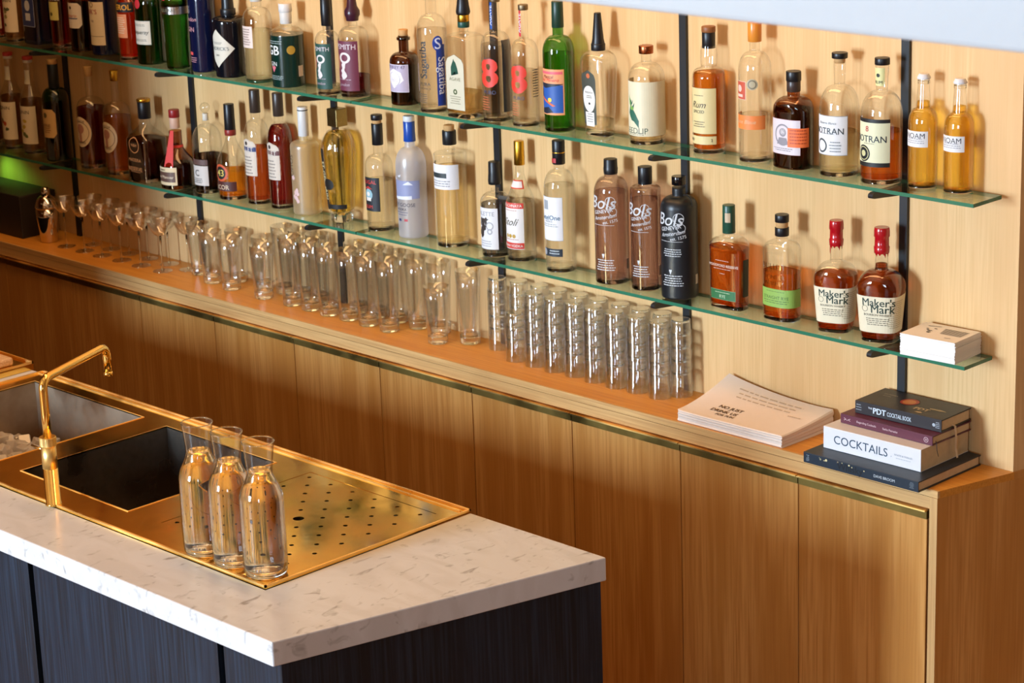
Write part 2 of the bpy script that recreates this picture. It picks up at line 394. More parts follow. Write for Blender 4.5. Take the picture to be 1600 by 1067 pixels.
#@@@
# ------------------------------------------------------------------ the room
H = .95                                   # worktop height
ZU, ZL = 1.5843, 1.2139                   # tops of the two glass shelves
def ex(y, o=0): return -2.5446 + .265 * y + o   # oblique right end of the whole back bar
def plane_room():
    struct(box('floor', (-10, -7.2, -.05), (4, 1.2, 0), FLOORM))
    struct(box('ceiling', (-10, -7.2, 4.2), (4, 1.2, 4.3), WARM_CEIL))
    struct(box('wall_left', (-10.1, -7.2, 0), (-10, 1.2, 4.2), WARM_CEIL))
    struct(box('wall_right', (4, -7.2, 0), (4.1, 1.2, 4.2), WARM_CEIL))
    struct(box('wall_rear', (-10, 1.2, 0), (4, 1.3, 4.2), OAK_WALL))
    # front wall behind the viewer with two windows, plus unseen blockers that darken the left
    wins = [(-5.05, -3.95, .95, 2.95, WINDOW_STRENGTH, 'a'), (-.2, 1.8, 1.1, 2.9, WINDOW2_STRENGTH, 'b')]
    xs = [-10, wins[0][0], wins[0][1], wins[1][0], wins[1][1], 4]
    parts = [((xs[i], -7.3, 0), (xs[i+1], -7.2, 4.2)) for i in (0, 2, 4)]
    for w in wins: parts += [((w[0], -7.3, 0), (w[1], -7.2, w[2])), ((w[0], -7.3, w[3]), (w[1], -7.2, 4.2))]
    struct(multi('wall_front', parts, WARM_CEIL))
    struct(box('shade_wall_left', (-5.5, -7.2, 0), (-5.34, -1.95, 4.2), WARM_CEIL))  # added out of view to cut window light at the far left
    struct(box('shade_wall_low', (-2.95, -4.5, 0), (-1.5, -4.25, 2.2), WARM_CEIL))  # added unseen low wall, keeps the right window's light off the left end
    for i, (x0, x1, z0, z1, st_, nm) in enumerate(wins):
        fr = [((x0, -7.26, z0), (x0+.05, -7.2, z1)), ((x1-.05, -7.26, z0), (x1, -7.2, z1)), ((x0, -7.26, z0), (x1, -7.2, z0+.05)), ((x0, -7.26, z1-.05), (x1, -7.2, z1))]
        if i: fr += [((x0+(x1-x0)*k/3-.03, -7.26, z0), (x0+(x1-x0)*k/3+.03, -7.2, z1)) for k in (1, 2)]
        w = multi('window_%d' % (i+1), fr, BLACK_METAL); w['kind'] = 'structure'
        def em(nt, st_=st_):
            e = N(nt, 'ShaderNodeEmission'); e.inputs[0].default_value = (DAY[0], DAY[1], DAY[2], 1); e.inputs[1].default_value = st_
            return e.outputs[0]
        link_mesh('pane', [(x0, -7.28, z0), (x1, -7.28, z0), (x1, -7.28, z1), (x0, -7.28, z1)], [(3, 2, 1, 0)], mat('daylight_sky_' + nm, em), w)
    # oak wall panelling of the back bar, thick, with an oblique end
    wv = [(-9, 0), (ex(0, -.0035), 0), (ex(.6, -.0035), .6), (-9, .6)]
    struct(prism('wall_back', wv, H, 4.0, OAK_WALL))
    # white plastered beam hanging in front of the bar
    t = prism('beam', [(-6.5, -2.4), (1.5, -2.4), (1.5, -2.28), (-6.5, -2.28)], 2.3955, 2.62, PLASTER)
    bevel(t, .006); t.name = 'trim_1'; struct(t)
plane_room()

# ------------------------------------------------------------------ back bar cabinets and worktop
CY = -.2137
PITCH = .365
ordinal = ['first', 'second', 'third', 'fourth', 'fifth', 'sixth', 'seventh', 'eighth', 'ninth', 'tenth', 'eleventh', 'twelfth']
for k in range(12):
    x1 = -2.6271 - k * PITCH - .0015; x0 = x1 - PITCH + .003
    lab = ('oak cabinet under the worktop at its right end, below the stack of books' if k == 0 else
           'oak cabinet with brass edge pull, %s from the right end of the row' % ordinal[k])
    t = empty('cabinet', ((x0+x1)/2, CY, 0), 0, lab, 'cabinet', 'oak cabinets under the worktop')
    def loc(o): o.parent = t; o.matrix_parent_inverse = Matrix.Translation((-(x0+x1)/2, -CY, 0)); return o
    loc(box('carcass', (x0-.0005, CY+.022, .05), (x1+.0005, -.02, .904), OAK_DOOR))
    loc(box('door', (x0, CY, .06), (x1, CY+.019, .8785), OAK_DOOR, bev=.001))
    h = loc(multi('edge_pull', [((x0, CY-.002, .8785), (x1, CY+.019, .8975)), ((x0, CY-.0095, .8975), (x1, CY+.019, .901))], BRASS_OLD))
    h.data.materials.append(BRASS_EDGE)
    for p in h.data.polygons:
        if p.index >= 6: p.material_index = 1  # ledge in brighter brass, standing for the light it catches
    loc(box('toe_kick', (x0, CY+.05, 0), (x1, CY+.07, .06), BLACK_METAL))
    tag(h, 'aged brass pull, its top edge brightened as if catching light')
# worktop with light edging; the end panel under its oblique end
wt = empty('worktop', (-5.5, -.1, H), 0, 'long oiled oak worktop of the back bar with a pale front edge', 'countertop')
def under(o, t):
    o.parent = t; o.matrix_parent_inverse = Matrix.Translation(-t.location); return o
under(prism('top_board', [(-9, CY+.006), (ex(CY+.006, 0), CY+.006), (ex(0), -.0005), (-9, -.0005)], .933, H, OAK_TOP), wt)
under(prism('front_edging', [(-9, CY), (ex(CY), CY), (ex(CY+.006, 0), CY+.0059), (-9, CY+.0059)], .9335, H, OAK_EDGE), wt)
under(prism('lower_rail', [(-9, CY), (-2.6228, CY), (-2.6228, -.02), (-9, -.02)], .905, .9325, OAK_EDGE), wt)
ep = prism('end_panel', [(-2.6225, CY+.001), (ex(CY+.001, -.0005), CY+.001), (ex(.6, -.0005), .6), (ex(.6, -.025), .6)], 0, .9328, OAK_DOOR)
tag(ep, 'oblique oak end panel closing the back bar on the right', 'panel')
eb = box('front_edge', (-2.6223, CY-.0004, 0), (ex(CY, -.0005), CY+.001, .9326), OAK_EDGE_V); eb.parent = ep
tp = prism('panel_top', [(ex(.0, -.06), .0), (ex(0, 0), .0), (ex(.6, 0), .6), (ex(.6, -.06), .6)], .933, .9495, OAK_DOOR); tp.parent = ep

# ------------------------------------------------------------------ uprights and glass shelves
PX = [-2.854 - k * .6592 for k in range(8)]
for k, x in enumerate(PX):
    lab = 'black metal shelf upright on the oak wall, %s from the right' % ordinal[k] if k else 'black metal shelf upright behind the two red-waxed bottles, rightmost of all'
    up = box('shelf_upright', (x-.0108, -.0085, H), (x+.0108, -.0005, 3.6), BLACK_METAL)
    up['kind'] = 'thing'; tag(up, lab, 'shelf upright', 'black shelf uprights')
    for z in (ZU, ZL):
        zt = z - .0088
        pr = [(-.0085, zt-.026), (-.0085, zt), (-.124, zt), (-.131, zt-.003), (-.133, zt-.008), (-.131, zt-.0125), (-.125, zt-.014)]
        n = len(pr)
        v = [(x-.0065, a, b) for a, b in pr] + [(x+.0065, a, b) for a, b in pr]
        f = [tuple(range(n)), tuple(range(n, 2*n))[::-1]] + [(i, n+i, n+(i+1) % n, (i+1) % n) for i in range(n)]
        fix_normals(link_mesh('bracket', v, f, BLACK_METAL, up))
def glass_shelf(x0, x1, z, lab, y0=-.1161):
    th = .0085
    v = [(x, y, zz) for zz in (z-th, z) for x, y in ((x0, y0), (x1, y0), (x1, -.0095), (x0, -.0095))]
    f = [(3, 2, 1, 0), (4, 5, 6, 7), (0, 1, 5, 4), (1, 2, 6, 5), (2, 3, 7, 6), (3, 0, 4, 7)]
    o = link_mesh('glass_shelf', v, f, None, mats=[SHELF, SHELF_EDGE], fm=[0, 0, 1, 1, 1, 1])
    tag(o, lab, 'shelf', 'green-edged glass shelves')
glass_shelf(-4.6255, -2.5905, ZU, 'upper glass shelf pane on the right with a green edge')
glass_shelf(-9, -4.6285, ZU, 'upper glass shelf pane on the left with a green edge')
glass_shelf(-4.6335, -2.6051, ZL, 'lower glass shelf pane on the right carrying the card stack')
glass_shelf(-9, -4.6365, ZL, 'lower glass shelf pane on the left with a green edge')

# ------------------------------------------------------------------ island
it = prism('marble_slab', [(-7.5, -1.7164), (-3.0832, -1.7164), (-2.8934, -.9738), (-3.3011, -.9738), (-3.3011, -1.553), (-4.943, -1.553), (-4.943, -.9738), (-7.5, -.9738)],
           .8975, H, MARBLE, bev=.003)
tag(it, 'thick veined marble top of the bar island with an oblique end', 'countertop')
def ix(y, o): return -3.0832 + (y + 1.7164) * .2556 + o
ib = empty('bar_island', (-4.5, -1.35, 0), 0, 'black stained wooden base of the island under the marble top', 'bar island')
FY = -1.6964
seams = [-3.275 - k * .667 for k in range(7)]
xr = -3.0800 + .0
for k, s in enumerate(seams):
    a, b = s + .010, (seams[k-1] - .010 if k else ix(FY, -.006))
    under(box('front_panel', (a, FY, .03), (b, FY+.02, .897), BLACK_OAK, bev=.001), ib)
under(box('front_backing', (-7.4, FY+.021, .03), (ix(FY, -.03), FY+.03, .897), BLACK_METAL), ib)
under(prism('end_board', [(ix(FY, -.0055), FY), (ix(FY, -.0045), FY), (ix(-.985, -.0045), -.985), (ix(-.985, -.026), -.985), (ix(FY+.03, -.026), FY+.031)], .03, .897, BLACK_OAK), ib)
under(box('back_board', (-7.4, -1.0, .03), (ix(-.985, -.03), -.985, .897), BLACK_OAK), ib)
under(box('plinth', (-7.4, FY+.05, 0), (ix(-1.05, -.06), -1.04, .03), BLACK_METAL), ib)

# brass sink deck
dk = empty('sink_deck', (-4.1, -1.26, H), 0, 'polished brass sink deck let into the marble top, with drainer, basin and ice well', 'sink')
dx0, dx1, dy0, dy1 = -4.9425, -3.3015, -1.5525, -.9705
bas = (-4.3077, -1.465, -3.889, -1.0424); ice = (-4.8863, -1.462, -4.4135, -1.0365); drn = (-3.774, -1.461, -3.3475, -1.0315)
under(curve_plate('deck_plate', rect(dx0, dy0, dx1, dy1), [rect(*bas), rect(*ice), rect(*drn)], .9505, .9530, BRASS), dk)
lip = .0045
under(multi('rim', [((dx0, dy0, .9530), (dx1, dy0+lip, .9575)), ((dx1-lip, dy0, .9530), (dx1, dy1, .9575)), ((dx0, dy1-lip, .9530), (dx1, dy1, .9575)),
                    ((dx0, dy0, .9530), (dx0+lip, dy1, .9575)), ((dx0, dy1-.020, .9530), (dx1-.016, dy1-.0155, .9560))], BRASS_EDGE), dk)
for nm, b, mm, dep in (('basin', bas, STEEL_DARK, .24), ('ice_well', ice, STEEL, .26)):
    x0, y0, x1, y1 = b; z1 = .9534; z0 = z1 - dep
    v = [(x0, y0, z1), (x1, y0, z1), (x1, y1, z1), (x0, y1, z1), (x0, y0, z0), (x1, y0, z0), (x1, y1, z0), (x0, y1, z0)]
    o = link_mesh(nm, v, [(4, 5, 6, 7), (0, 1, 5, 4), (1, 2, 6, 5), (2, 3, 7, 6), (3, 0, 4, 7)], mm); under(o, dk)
    e = .003
    r = multi(nm + '_edge', [((x0-e, y0-e, .953), (x1+e, y0, .9542)), ((x0-e, y1, .953), (x1+e, y1+e, .9542)), ((x0-e, y0, .953), (x0, y1, .9542)), ((x1, y0, .953), (x1+e, y1, .9542))], BRASS_EDGE)
    r.parent = o
holes = []
hx0, hx1, hy0, hy1 = -3.7485, -3.3730, -1.4365, -1.0575
for i in range(6):
    for j in range(6): holes.append((hx0 + (hx1-hx0)*i/5, hy0 + (hy1-hy0)*j/5))
for i in range(5):
    for j in range(5):
        if (i, j) != (2, 2): holes.append((hx0 + (hx1-hx0)*(i+.5)/5, hy0 + (hy1-hy0)*(j+.5)/5))
polys = [circ(a, b, .0052, 12) for a, b in holes] + [circ((hx0+hx1)/2, (hy0+hy1)/2, .0125, 20)]
x0, y0, x1, y1 = drn
dr = under(curve_plate('drainer', rect(x0+.0008, y0+.0008, x1-.0008, y1-.0008), polys, .9502, .9524, BRASS), dk)
under(box('hole_shade_pan', (x0, y0, .925), (x1, y1, .926), BLACK_METAL), dk)  # black sheet standing for the shade seen through the drainer holes

# ice
rnd = random.Random(3); V, F = [], []
for k in range(230):
    x = rnd.uniform(ice[0]+.03, ice[2]-.03); y = rnd.uniform(ice[1]+.03, ice[3]-.03)
    fr = (y - ice[1]) / (ice[3] - ice[1])
    z = .905 - .09 * fr - rnd.uniform(0, .04); s = rnd.uniform(.010, .016)
    M = Matrix.Rotation(rnd.uniform(0, 3), 3, 'Z') @ Matrix.Rotation(rnd.uniform(0, 3), 3, 'X')
    b = len(V)
    V += [tuple(M @ Vector((a*s, c*s, d*s)) + Vector((x, y, z))) for a in (-1, 1) for c in (-1, 1) for d in (-1, 1)]
    F += [tuple(b + i for i in q) for q in ((0, 1, 3, 2), (4, 6, 7, 5), (0, 4, 5, 1), (2, 3, 7, 6), (0, 2, 6, 4), (1, 5, 7, 3))]
ICE = mat('ice', thin_glass('e8e2dc', 'b8b4b0', gloss=.15, rough=.2, diffuse=.5))
o = link_mesh('ice_cubes', V, F, ICE); bevel(o, .0025, 1); tag(o, 'heap of crushed ice cubes in the brass-rimmed ice well', 'ice', kind='stuff')

# faucet
fx, fy = -4.0572, -1.548
fa = empty('faucet', (fx, fy, .953), 0, 'polished brass faucet with an angled spout beside the sink basin', 'faucet')
under(tube('lower_body', [(fx, fy, .953), (fx, fy, .957), (fx, fy, .9572), (fx, fy, 1.040)], 0, BRASS_PIPE, radii=[.0185, .0185, .0168, .0168], seg=32), fa)
sl = under(tube('brushed_sleeve', [(fx, fy, 1.0402), (fx, fy, 1.092)], .0170, BRASS_BRUSHED, seg=32), fa)
ng = 36; V, F = [], []
for kz, z in enumerate((1.0925, 1.094, 1.112, 1.1135)):
    for i in range(ng*2):
        r = .0188 + (.0005 if i % 2 else 0) - (.001 if kz in (0, 3) else 0)
        V.append((fx + r*cos(pi*i/ng), fy + r*sin(pi*i/ng), z))
for kz in range(3):
    F += [(kz*ng*2 + i, kz*ng*2 + (i+1) % (ng*2), (kz+1)*ng*2 + (i+1) % (ng*2), (kz+1)*ng*2 + i) for i in range(ng*2)]
F += [tuple(range(ng*2))[::-1], tuple(range(3*ng*2, 4*ng*2))]
under(link_mesh('knurled_ring', V, F, BRASS_BRUSHED), fa)
S = (-4.163, -1.300, 1.247)
path = [(fx, fy, 1.1136), (fx, fy, 1.17)] + bend((fx, fy, 1.1), (fx, fy, 1.247), S, .028) + bend((fx, fy, 1.247), S, (S[0], S[1], 1.1), .028) + [(S[0], S[1], 1.186)]
under(tube('spout', path, .0098, BRASS_PIPE, seg=28), fa)
under(tube('aerator', [(S[0], S[1], 1.1858), (S[0], S[1], 1.176)], .0106, BRASS_PIPE, seg=28), fa)
under(tube('handle', [(fx-.015, fy, 1.078), (fx-.062, fy-.004, 1.081)], .0022, BRASS_PIPE, seg=12), fa)

# second brass tray with a wooden block, at the left
bt = empty('bar_tray', (-5.3, -1.25, H), 0, 'raised brass tray at the left of the ice well', 'tray')
under(box('tray_plate', (-5.9, -1.5, .951), (-4.986, -.972, .968), BRASS), bt)
under(multi('tray_rim', [((-5.9, -1.5, .968), (-4.986, -1.496, .974)), ((-4.990, -1.5, .968), (-4.986, -.972, .974)), ((-5.9, -.976, .968), (-4.986, -.972, .974))], BRASS_EDGE), bt)
wb = box('wooden_block', (-5.30, -1.40, .9683), (-5.012, -1.015, .990), BLOCK_WOOD, bev=.006); tag(wb, 'pale wooden cutting block lying on the brass tray', 'cutting board')
#@@@
# ------------------------------------------------------------------ lathe-like vessels with superellipse sections
def ring(r, a, n=2.0, asp=1.0):
    c, s = cos(a), sin(a)
    if n == 2 and asp == 1: return r*c, r*s
    q = r / (abs(c)**n + abs(s/asp)**n) ** (1/n)
    return q*c, q*s
def lathe_data(prof, seg=40, cap0=True, cap1=True, phase=0.0, mod=None):
    """prof: (r, z) or (r, z, n, aspect)"""
    V, F = [], []
    for p in prof:
        r, z = p[0], p[1]; n = p[2] if len(p) > 2 else 2; asp = p[3] if len(p) > 3 else 1
        for k in range(seg):
            a = 2*pi*k/seg + phase; rr = r * (mod(a, z) if mod else 1)
            x, y = ring(rr, a, n, asp); V.append((x, y, z))
    m = len(prof)
    for i in range(m-1):
        F += [(i*seg+k, i*seg+(k+1) % seg, (i+1)*seg+(k+1) % seg, (i+1)*seg+k) for k in range(seg)]
    if cap0: F.append(tuple(range(seg))[::-1])
    if cap1: F.append(tuple((m-1)*seg+k for k in range(seg)))
    return V, F
def lathe(name, prof, m, parent=None, **k):
    V, F = lathe_data(prof, **k)
    o = link_mesh(name, V, F, m, parent, smooth=True)
    for p in o.data.polygons:
        if len(p.vertices) > 4: p.use_smooth = False
    return fix_normals(o)
def copy_thing(t, loc, name=None):
    c = t.copy(); COL.objects.link(c); c.location = loc
    for ch in t.children:
        d = ch.copy(); COL.objects.link(d); d.parent = c
        for g in ch.children:
            e = g.copy(); COL.objects.link(e); e.parent = d
    return c

# --- carafes of water
def carafe_profile():
    P_ = [(0, .0), (.036, .0), (.0425, .002), (.0452, .008), (.0462, .02), (.0465, .05), (.0465, .165)]
    for i in range(1, 13):
        t = i / 12; P_.append((.0465 - (.0465 - .0268) * (.5 - .5*cos(pi*t)), .165 + .062*t))
    for i in range(1, 9):
        t = i / 8; P_.append((.0268 + .0066 * t**1.4, .227 + .061*t))
    return P_
CP = carafe_profile()
th = .0016
inner = [(max(r - th, 0), z) for r, z in CP if z >= .02]
inner = [(0, .0125), (.030, .0125), (.041, .0145), (.0438, .020)] + [(r - th, z) for r, z in CP if z > .03]
body_prof = [p for p in CP[1:]] + [(CP[-1][0] - .0004, .2886), (inner[-1][0] + .0003, .2886)] + inner[::-1][:-1]
wl = .226
wat = [(r + .00025, z) for r, z in inner[1:] if z < wl - .002]
rw = next(r for r, z in CP if z >= wl) - th + .00025
wat = wat + [(rw, wl)]
places = [(-3.5599, -1.5035), (-3.4622, -1.5028), (-3.3638, -1.4990)]
labs = ['glass carafe of water on the brass deck, the rear one nearest the basin', 'middle glass carafe of water, between the two others on the brass deck', 'glass carafe of water nearest the corner of the brass deck, frontmost of the three']
t0 = empty('carafe', (places[0][0], places[0][1], .9532), 0, labs[0], 'carafe', 'water carafes on the brass deck')
lathe('glass_wall', [p for p in CP[3:]], GL['carafe'], t0, seg=72, cap0=False, cap1=False)
lathe('rim', [(.0330 + .0010*cos(a), .2878 + .0012*sin(a)) for a in [2*pi*i/10 for i in range(11)]], GLASS, t0, seg=72, cap0=False, cap1=False)
lathe('thick_base', [(.036, .0002), (.0425, .002), (.0449, .008), (.0452, .0125), (.040, .0138), (.030, .0125), (.001, .0122)], GLASS, t0, seg=72)
lathe('water', [(.030, .0140), (.041, .0152), (.0440, .019)] + [(r - .0012, z) for r, z in CP if .022 < z < wl - .002] + [(rw - .0002, wl)], WATER, t0, seg=72)
for p, l in zip(places[1:], labs[1:]):
    c = copy_thing(t0, (p[0], p[1], .9532)); c['label'] = l

# --- stacked tumblers, upside down
g_h, g_s = .064, .0338
def tumbler():
    t = empty('tumbler', (0, 0, 0))
    # inverted: rim at z=0, base at g_h
    out = [(.0278, 0), (.0282, .0012), (.0279, .003), (.0272, .030), (.0266, .034), (.0252, .0365), (.0250, .056), (.0246, .0615), (.0228, g_h)]
    inn = [(.0270, .001), (.0258, .034), (.0240, .0375), (.0236, .050), (.0215, .0560)]
    lathe('glass_wall', [inn[-1]] + inn[::-1][1:] + out, GL['tumbler'], t, seg=28, cap0=True, cap1=True)
    lathe('thick_base', [(.0190, g_h-.0072), (.0222, g_h-.0066), (.0232, g_h-.0042), (.0232, g_h-.0016), (.0222, g_h-.0003)], GLASS, t, seg=28, cap0=True, cap1=True)
    return t
tm = tumbler(); first = [True]
def put_tumbler(x, y, z, lab):
    if first[0]: c = tm; c.location = (x, y, z); first[0] = False
    else: c = copy_thing(tm, (x, y, z))
    tag(c, lab, 'glass', 'stacked upside-down tumblers')
lev = ['bottom', 'second from bottom', 'third from bottom', 'fourth from bottom', 'topmost']
rr = random.Random(5)
for i in range(8):
    n = 3 if i == 0 else 5
    x = -4.040 + .0726*i + rr.uniform(-.002, .002); y = -.0935 + rr.uniform(-.002, .002)
    for k in range(n):
        l = lev[k] if k < n-1 else 'topmost'
        nm = 'short front stack at the left' if i == 0 else 'front-row stack %d from the left' % (i+1)
        put_tumbler(x + rr.uniform(-.0006, .0006), y + rr.uniform(-.0006, .0006), H + .0004 + k*g_s, 'upside-down glass tumbler, %s of the %s' % (l, nm))
for i in range(10):
    x = -4.150 + .0726*i + rr.uniform(-.002, .002); y = -.0335 + rr.uniform(-.002, .001)
    y = min(y, -.030)
    if min(abs(x - q) for q in PX) < .041: y = -.0455
    for k in range(5):
        put_tumbler(x, y, H + .0004 + k*g_s, 'upside-down glass tumbler, %s of back-row stack %d from the left' % (lev[k], i+1))

# --- highballs and short tumblers standing upright
def glass_cup(name, r0, r1, h, base, mat_, seg=32):
    t = empty(name, (0, 0, 0))
    out = [(r0*.9, 0), (r0, .003)] + [(r0 + (r1-r0)*t**1.4, h*t) for t in (.08, .16, .24, .32, .4, .5, .6, .75, 1)]
    inn = [(r1-.0011, h)] + [(r0 + (r1-r0)*t**1.4 - .0016 - .001*(1-t), h*t) for t in (.75, .6, .5, .4, .32, .24, .16)] + [(r0-.003, base+.004), (r0-.008, base)]
    fl = lambda a, z: 1 + .020*cos(a*9)*max(0, 1 - z/(h*.7))
    lathe('glass_wall', out + inn, mat_, t, seg=72, cap0=False, cap1=False, mod=fl)
    solid = [(r0*.9, .0003), (r0*.985, .0032)] + [(r0 + (r1-r0)*q**1.4 - .0006, h*q) for q in (.08, .13)] + [(r0 - .0015, base*1.25), (r0-.006, base*1.05), (r0*.3, base)]
    lathe('heavy_base', solid, GLASS, t, seg=72, mod=fl)
    return t
hb = glass_cup('highball_glass', .0275, .0350, .205, .018, GL['ware'])
st = glass_cup('water_glass', .0275, .0365, .160, .018, GL['ware'])
used = {}
def put(proto, key, x, y, lab, cat, grp, z=H+.0004):
    if key not in used: c = proto; c.location = (x, y, z); used[key] = 1
    else: c = copy_thing(proto, (x, y, z))
    return tag(c, lab, cat, grp)
def clampy(x, y, r):
    y = min(y, -(r + .003))
    if min(abs(x - q) for q in PX) < r + .013: y = min(y, -(r + .0105))
    return y
shorts = [(-5.325, -.100, 'front row, leftmost'), (-5.218, -.112, 'front row, second from the left'), (-5.063, -.115, 'front row, third from the left'),
          (-5.4355, -.060, 'back row, leftmost beside the upright'), (-5.272, -.041, 'back row, second from the left'), (-5.145, -.041, 'back row, third from the left')]
for x, y, l in shorts: put(st, 's', x, clampy(x, y, .0365), 'short flared water glass on the worktop, %s' % l, 'glass', 'upright glasses on the worktop')
hi = [(-4.936, -.112, 1), (-4.853, -.112, 1), (-4.770, -.115, 1), (-4.688, -.112, 1), (-4.602, -.115, 1), (-4.512, -.117, 1), (-4.250, -.058, 3),
      (-5.055, -.040, 2), (-4.975, -.040, 2), (-4.895, -.041, 2), (-4.728, -.040, 2), (-4.646, -.040, 2), (-4.560, -.040, 2), (-4.470, -.045, 2), (-4.385, -.040, 2)]
c1 = c2 = 0
for x, y, row in hi:
    if row == 1: c1 += 1; l = 'tall clear highball glass, number %d from the left in the front row' % c1
    elif row == 2: c2 += 1; l = 'tall clear highball glass, number %d from the left in the back row' % c2
    else: l = 'tall clear highball glass standing right next to the stacked tumblers'
    put(hb, 'h', x, clampy(x, y, .035), l, 'glass', 'upright glasses on the worktop')
t = copy_thing(st, (-4.3207, -.112, H + .0004)); tag(t, 'short flared water glass standing alone in front of the tall highballs', 'glass', 'upright glasses on the worktop')

# --- coupes
def coupe():
    t = empty('coupe_glass', (0, 0, 0)); h = .160; rr_ = .0405
    bowl = []
    for i in range(12):
        q = i / 11; bowl.append((.003 + (rr_-.003)*q**.46, h - .050 + .050*q))
    inn = [(max(r-.0009, .0005), z + (.0008 if i < 10 else 0)) for i, (r, z) in enumerate(bowl)]
    lathe('bowl', bowl + inn[::-1], GL['ware'], t, seg=36)
    lathe('stem', [(.0050, .0035), (.0030, .012), (.0021, .030), (.0021, .075), (.0036, h-.0505)], GLASS, t, seg=12)
    lathe('foot', [(.030, 0), (.031, .0008), (.028, .0018), (.010, .0030), (.0050, .0040)], GL['ware'], t, seg=36)
    return t
cp = coupe()
fr_ = [(-6.063, -.117), (-5.963, -.116), (-5.868, -.117), (-5.768, -.114), (-5.664, -.116), (-5.556, -.114)]
bk_ = [(-6.013, -.048), (-5.916, -.048), (-5.818, -.048), (-5.716, -.048), (-5.610, -.048), (-5.506, -.048)]
for row, pts in (('front', fr_), ('back', bk_)):
    for i, (x, y) in enumerate(pts):
        y = clampy(x, y, .041)
        put(cp, 'c', x, y, 'stemmed coupe glass, %s of the %s row from the left' % (ordinal[i], row), 'glass', 'coupe glasses at the left of the worktop')

# --- cocktail shaker and black box
sh = empty('cocktail_shaker', (-6.168, -.110, H+.0003), 0, 'polished steel cocktail shaker beside the black box', 'shaker')
lathe('shaker_body', [(.026, 0), (.028, .002), (.031, .03), (.0365, .08), (.0385, .112)], CHROME, sh)
lathe('shaker_lid', [(.0385, .1122), (.0388, .118), (.034, .134), (.022, .148), (.0165, .152)], CHROME, sh)
lathe('shaker_cap', [(.0145, .1522), (.0150, .154), (.0135, .172), (.0115, .1785), (.006, .180)], CHROME, sh, seg=28)
bxx = box('black_box', (-6.85, -.150, H+.0003), (-6.262, -.0095, H+.1415), paint('221c1a', .55), bev=.003)
tag(bxx, 'plain black box at the left end of the worktop', 'box')
glint = lathe('green_glint', [(.001, 0), (.0022, .001), (.0022, .003), (.001, .0042)], mat('green_glint_glow', lambda nt: (lambda e: (e.inputs[0].__setattr__('default_value', (.05, 1, .15, 1)), e.inputs[1].__setattr__('default_value', 9), e.outputs[0])[2])(N(nt, 'ShaderNodeEmission'))), seg=12)
glint.location = (-6.625, -.1205, ZL-.010); tag(glint, 'tiny glowing bead for a green reflection at the lower shelf edge', 'light')  # emissive bead standing for a reflected green glint on the shelf edge
gl = bpy.data.lights.new('green_led_glow', 'SPOT'); go = bpy.data.objects.new('green_led_glow', gl); COL.objects.link(go)
gl.energy = 1.3; gl.color = (.25, 1, .12); gl.spot_size = R(80); gl.spot_blend = 1; gl.shadow_soft_size = .02
go.location = (-6.60, -.10, 1.19); go.rotation_euler = (Vector((-6.50, 0, 1.06)) - Vector(go.location)).to_track_quat('-Z', 'Y').to_euler()
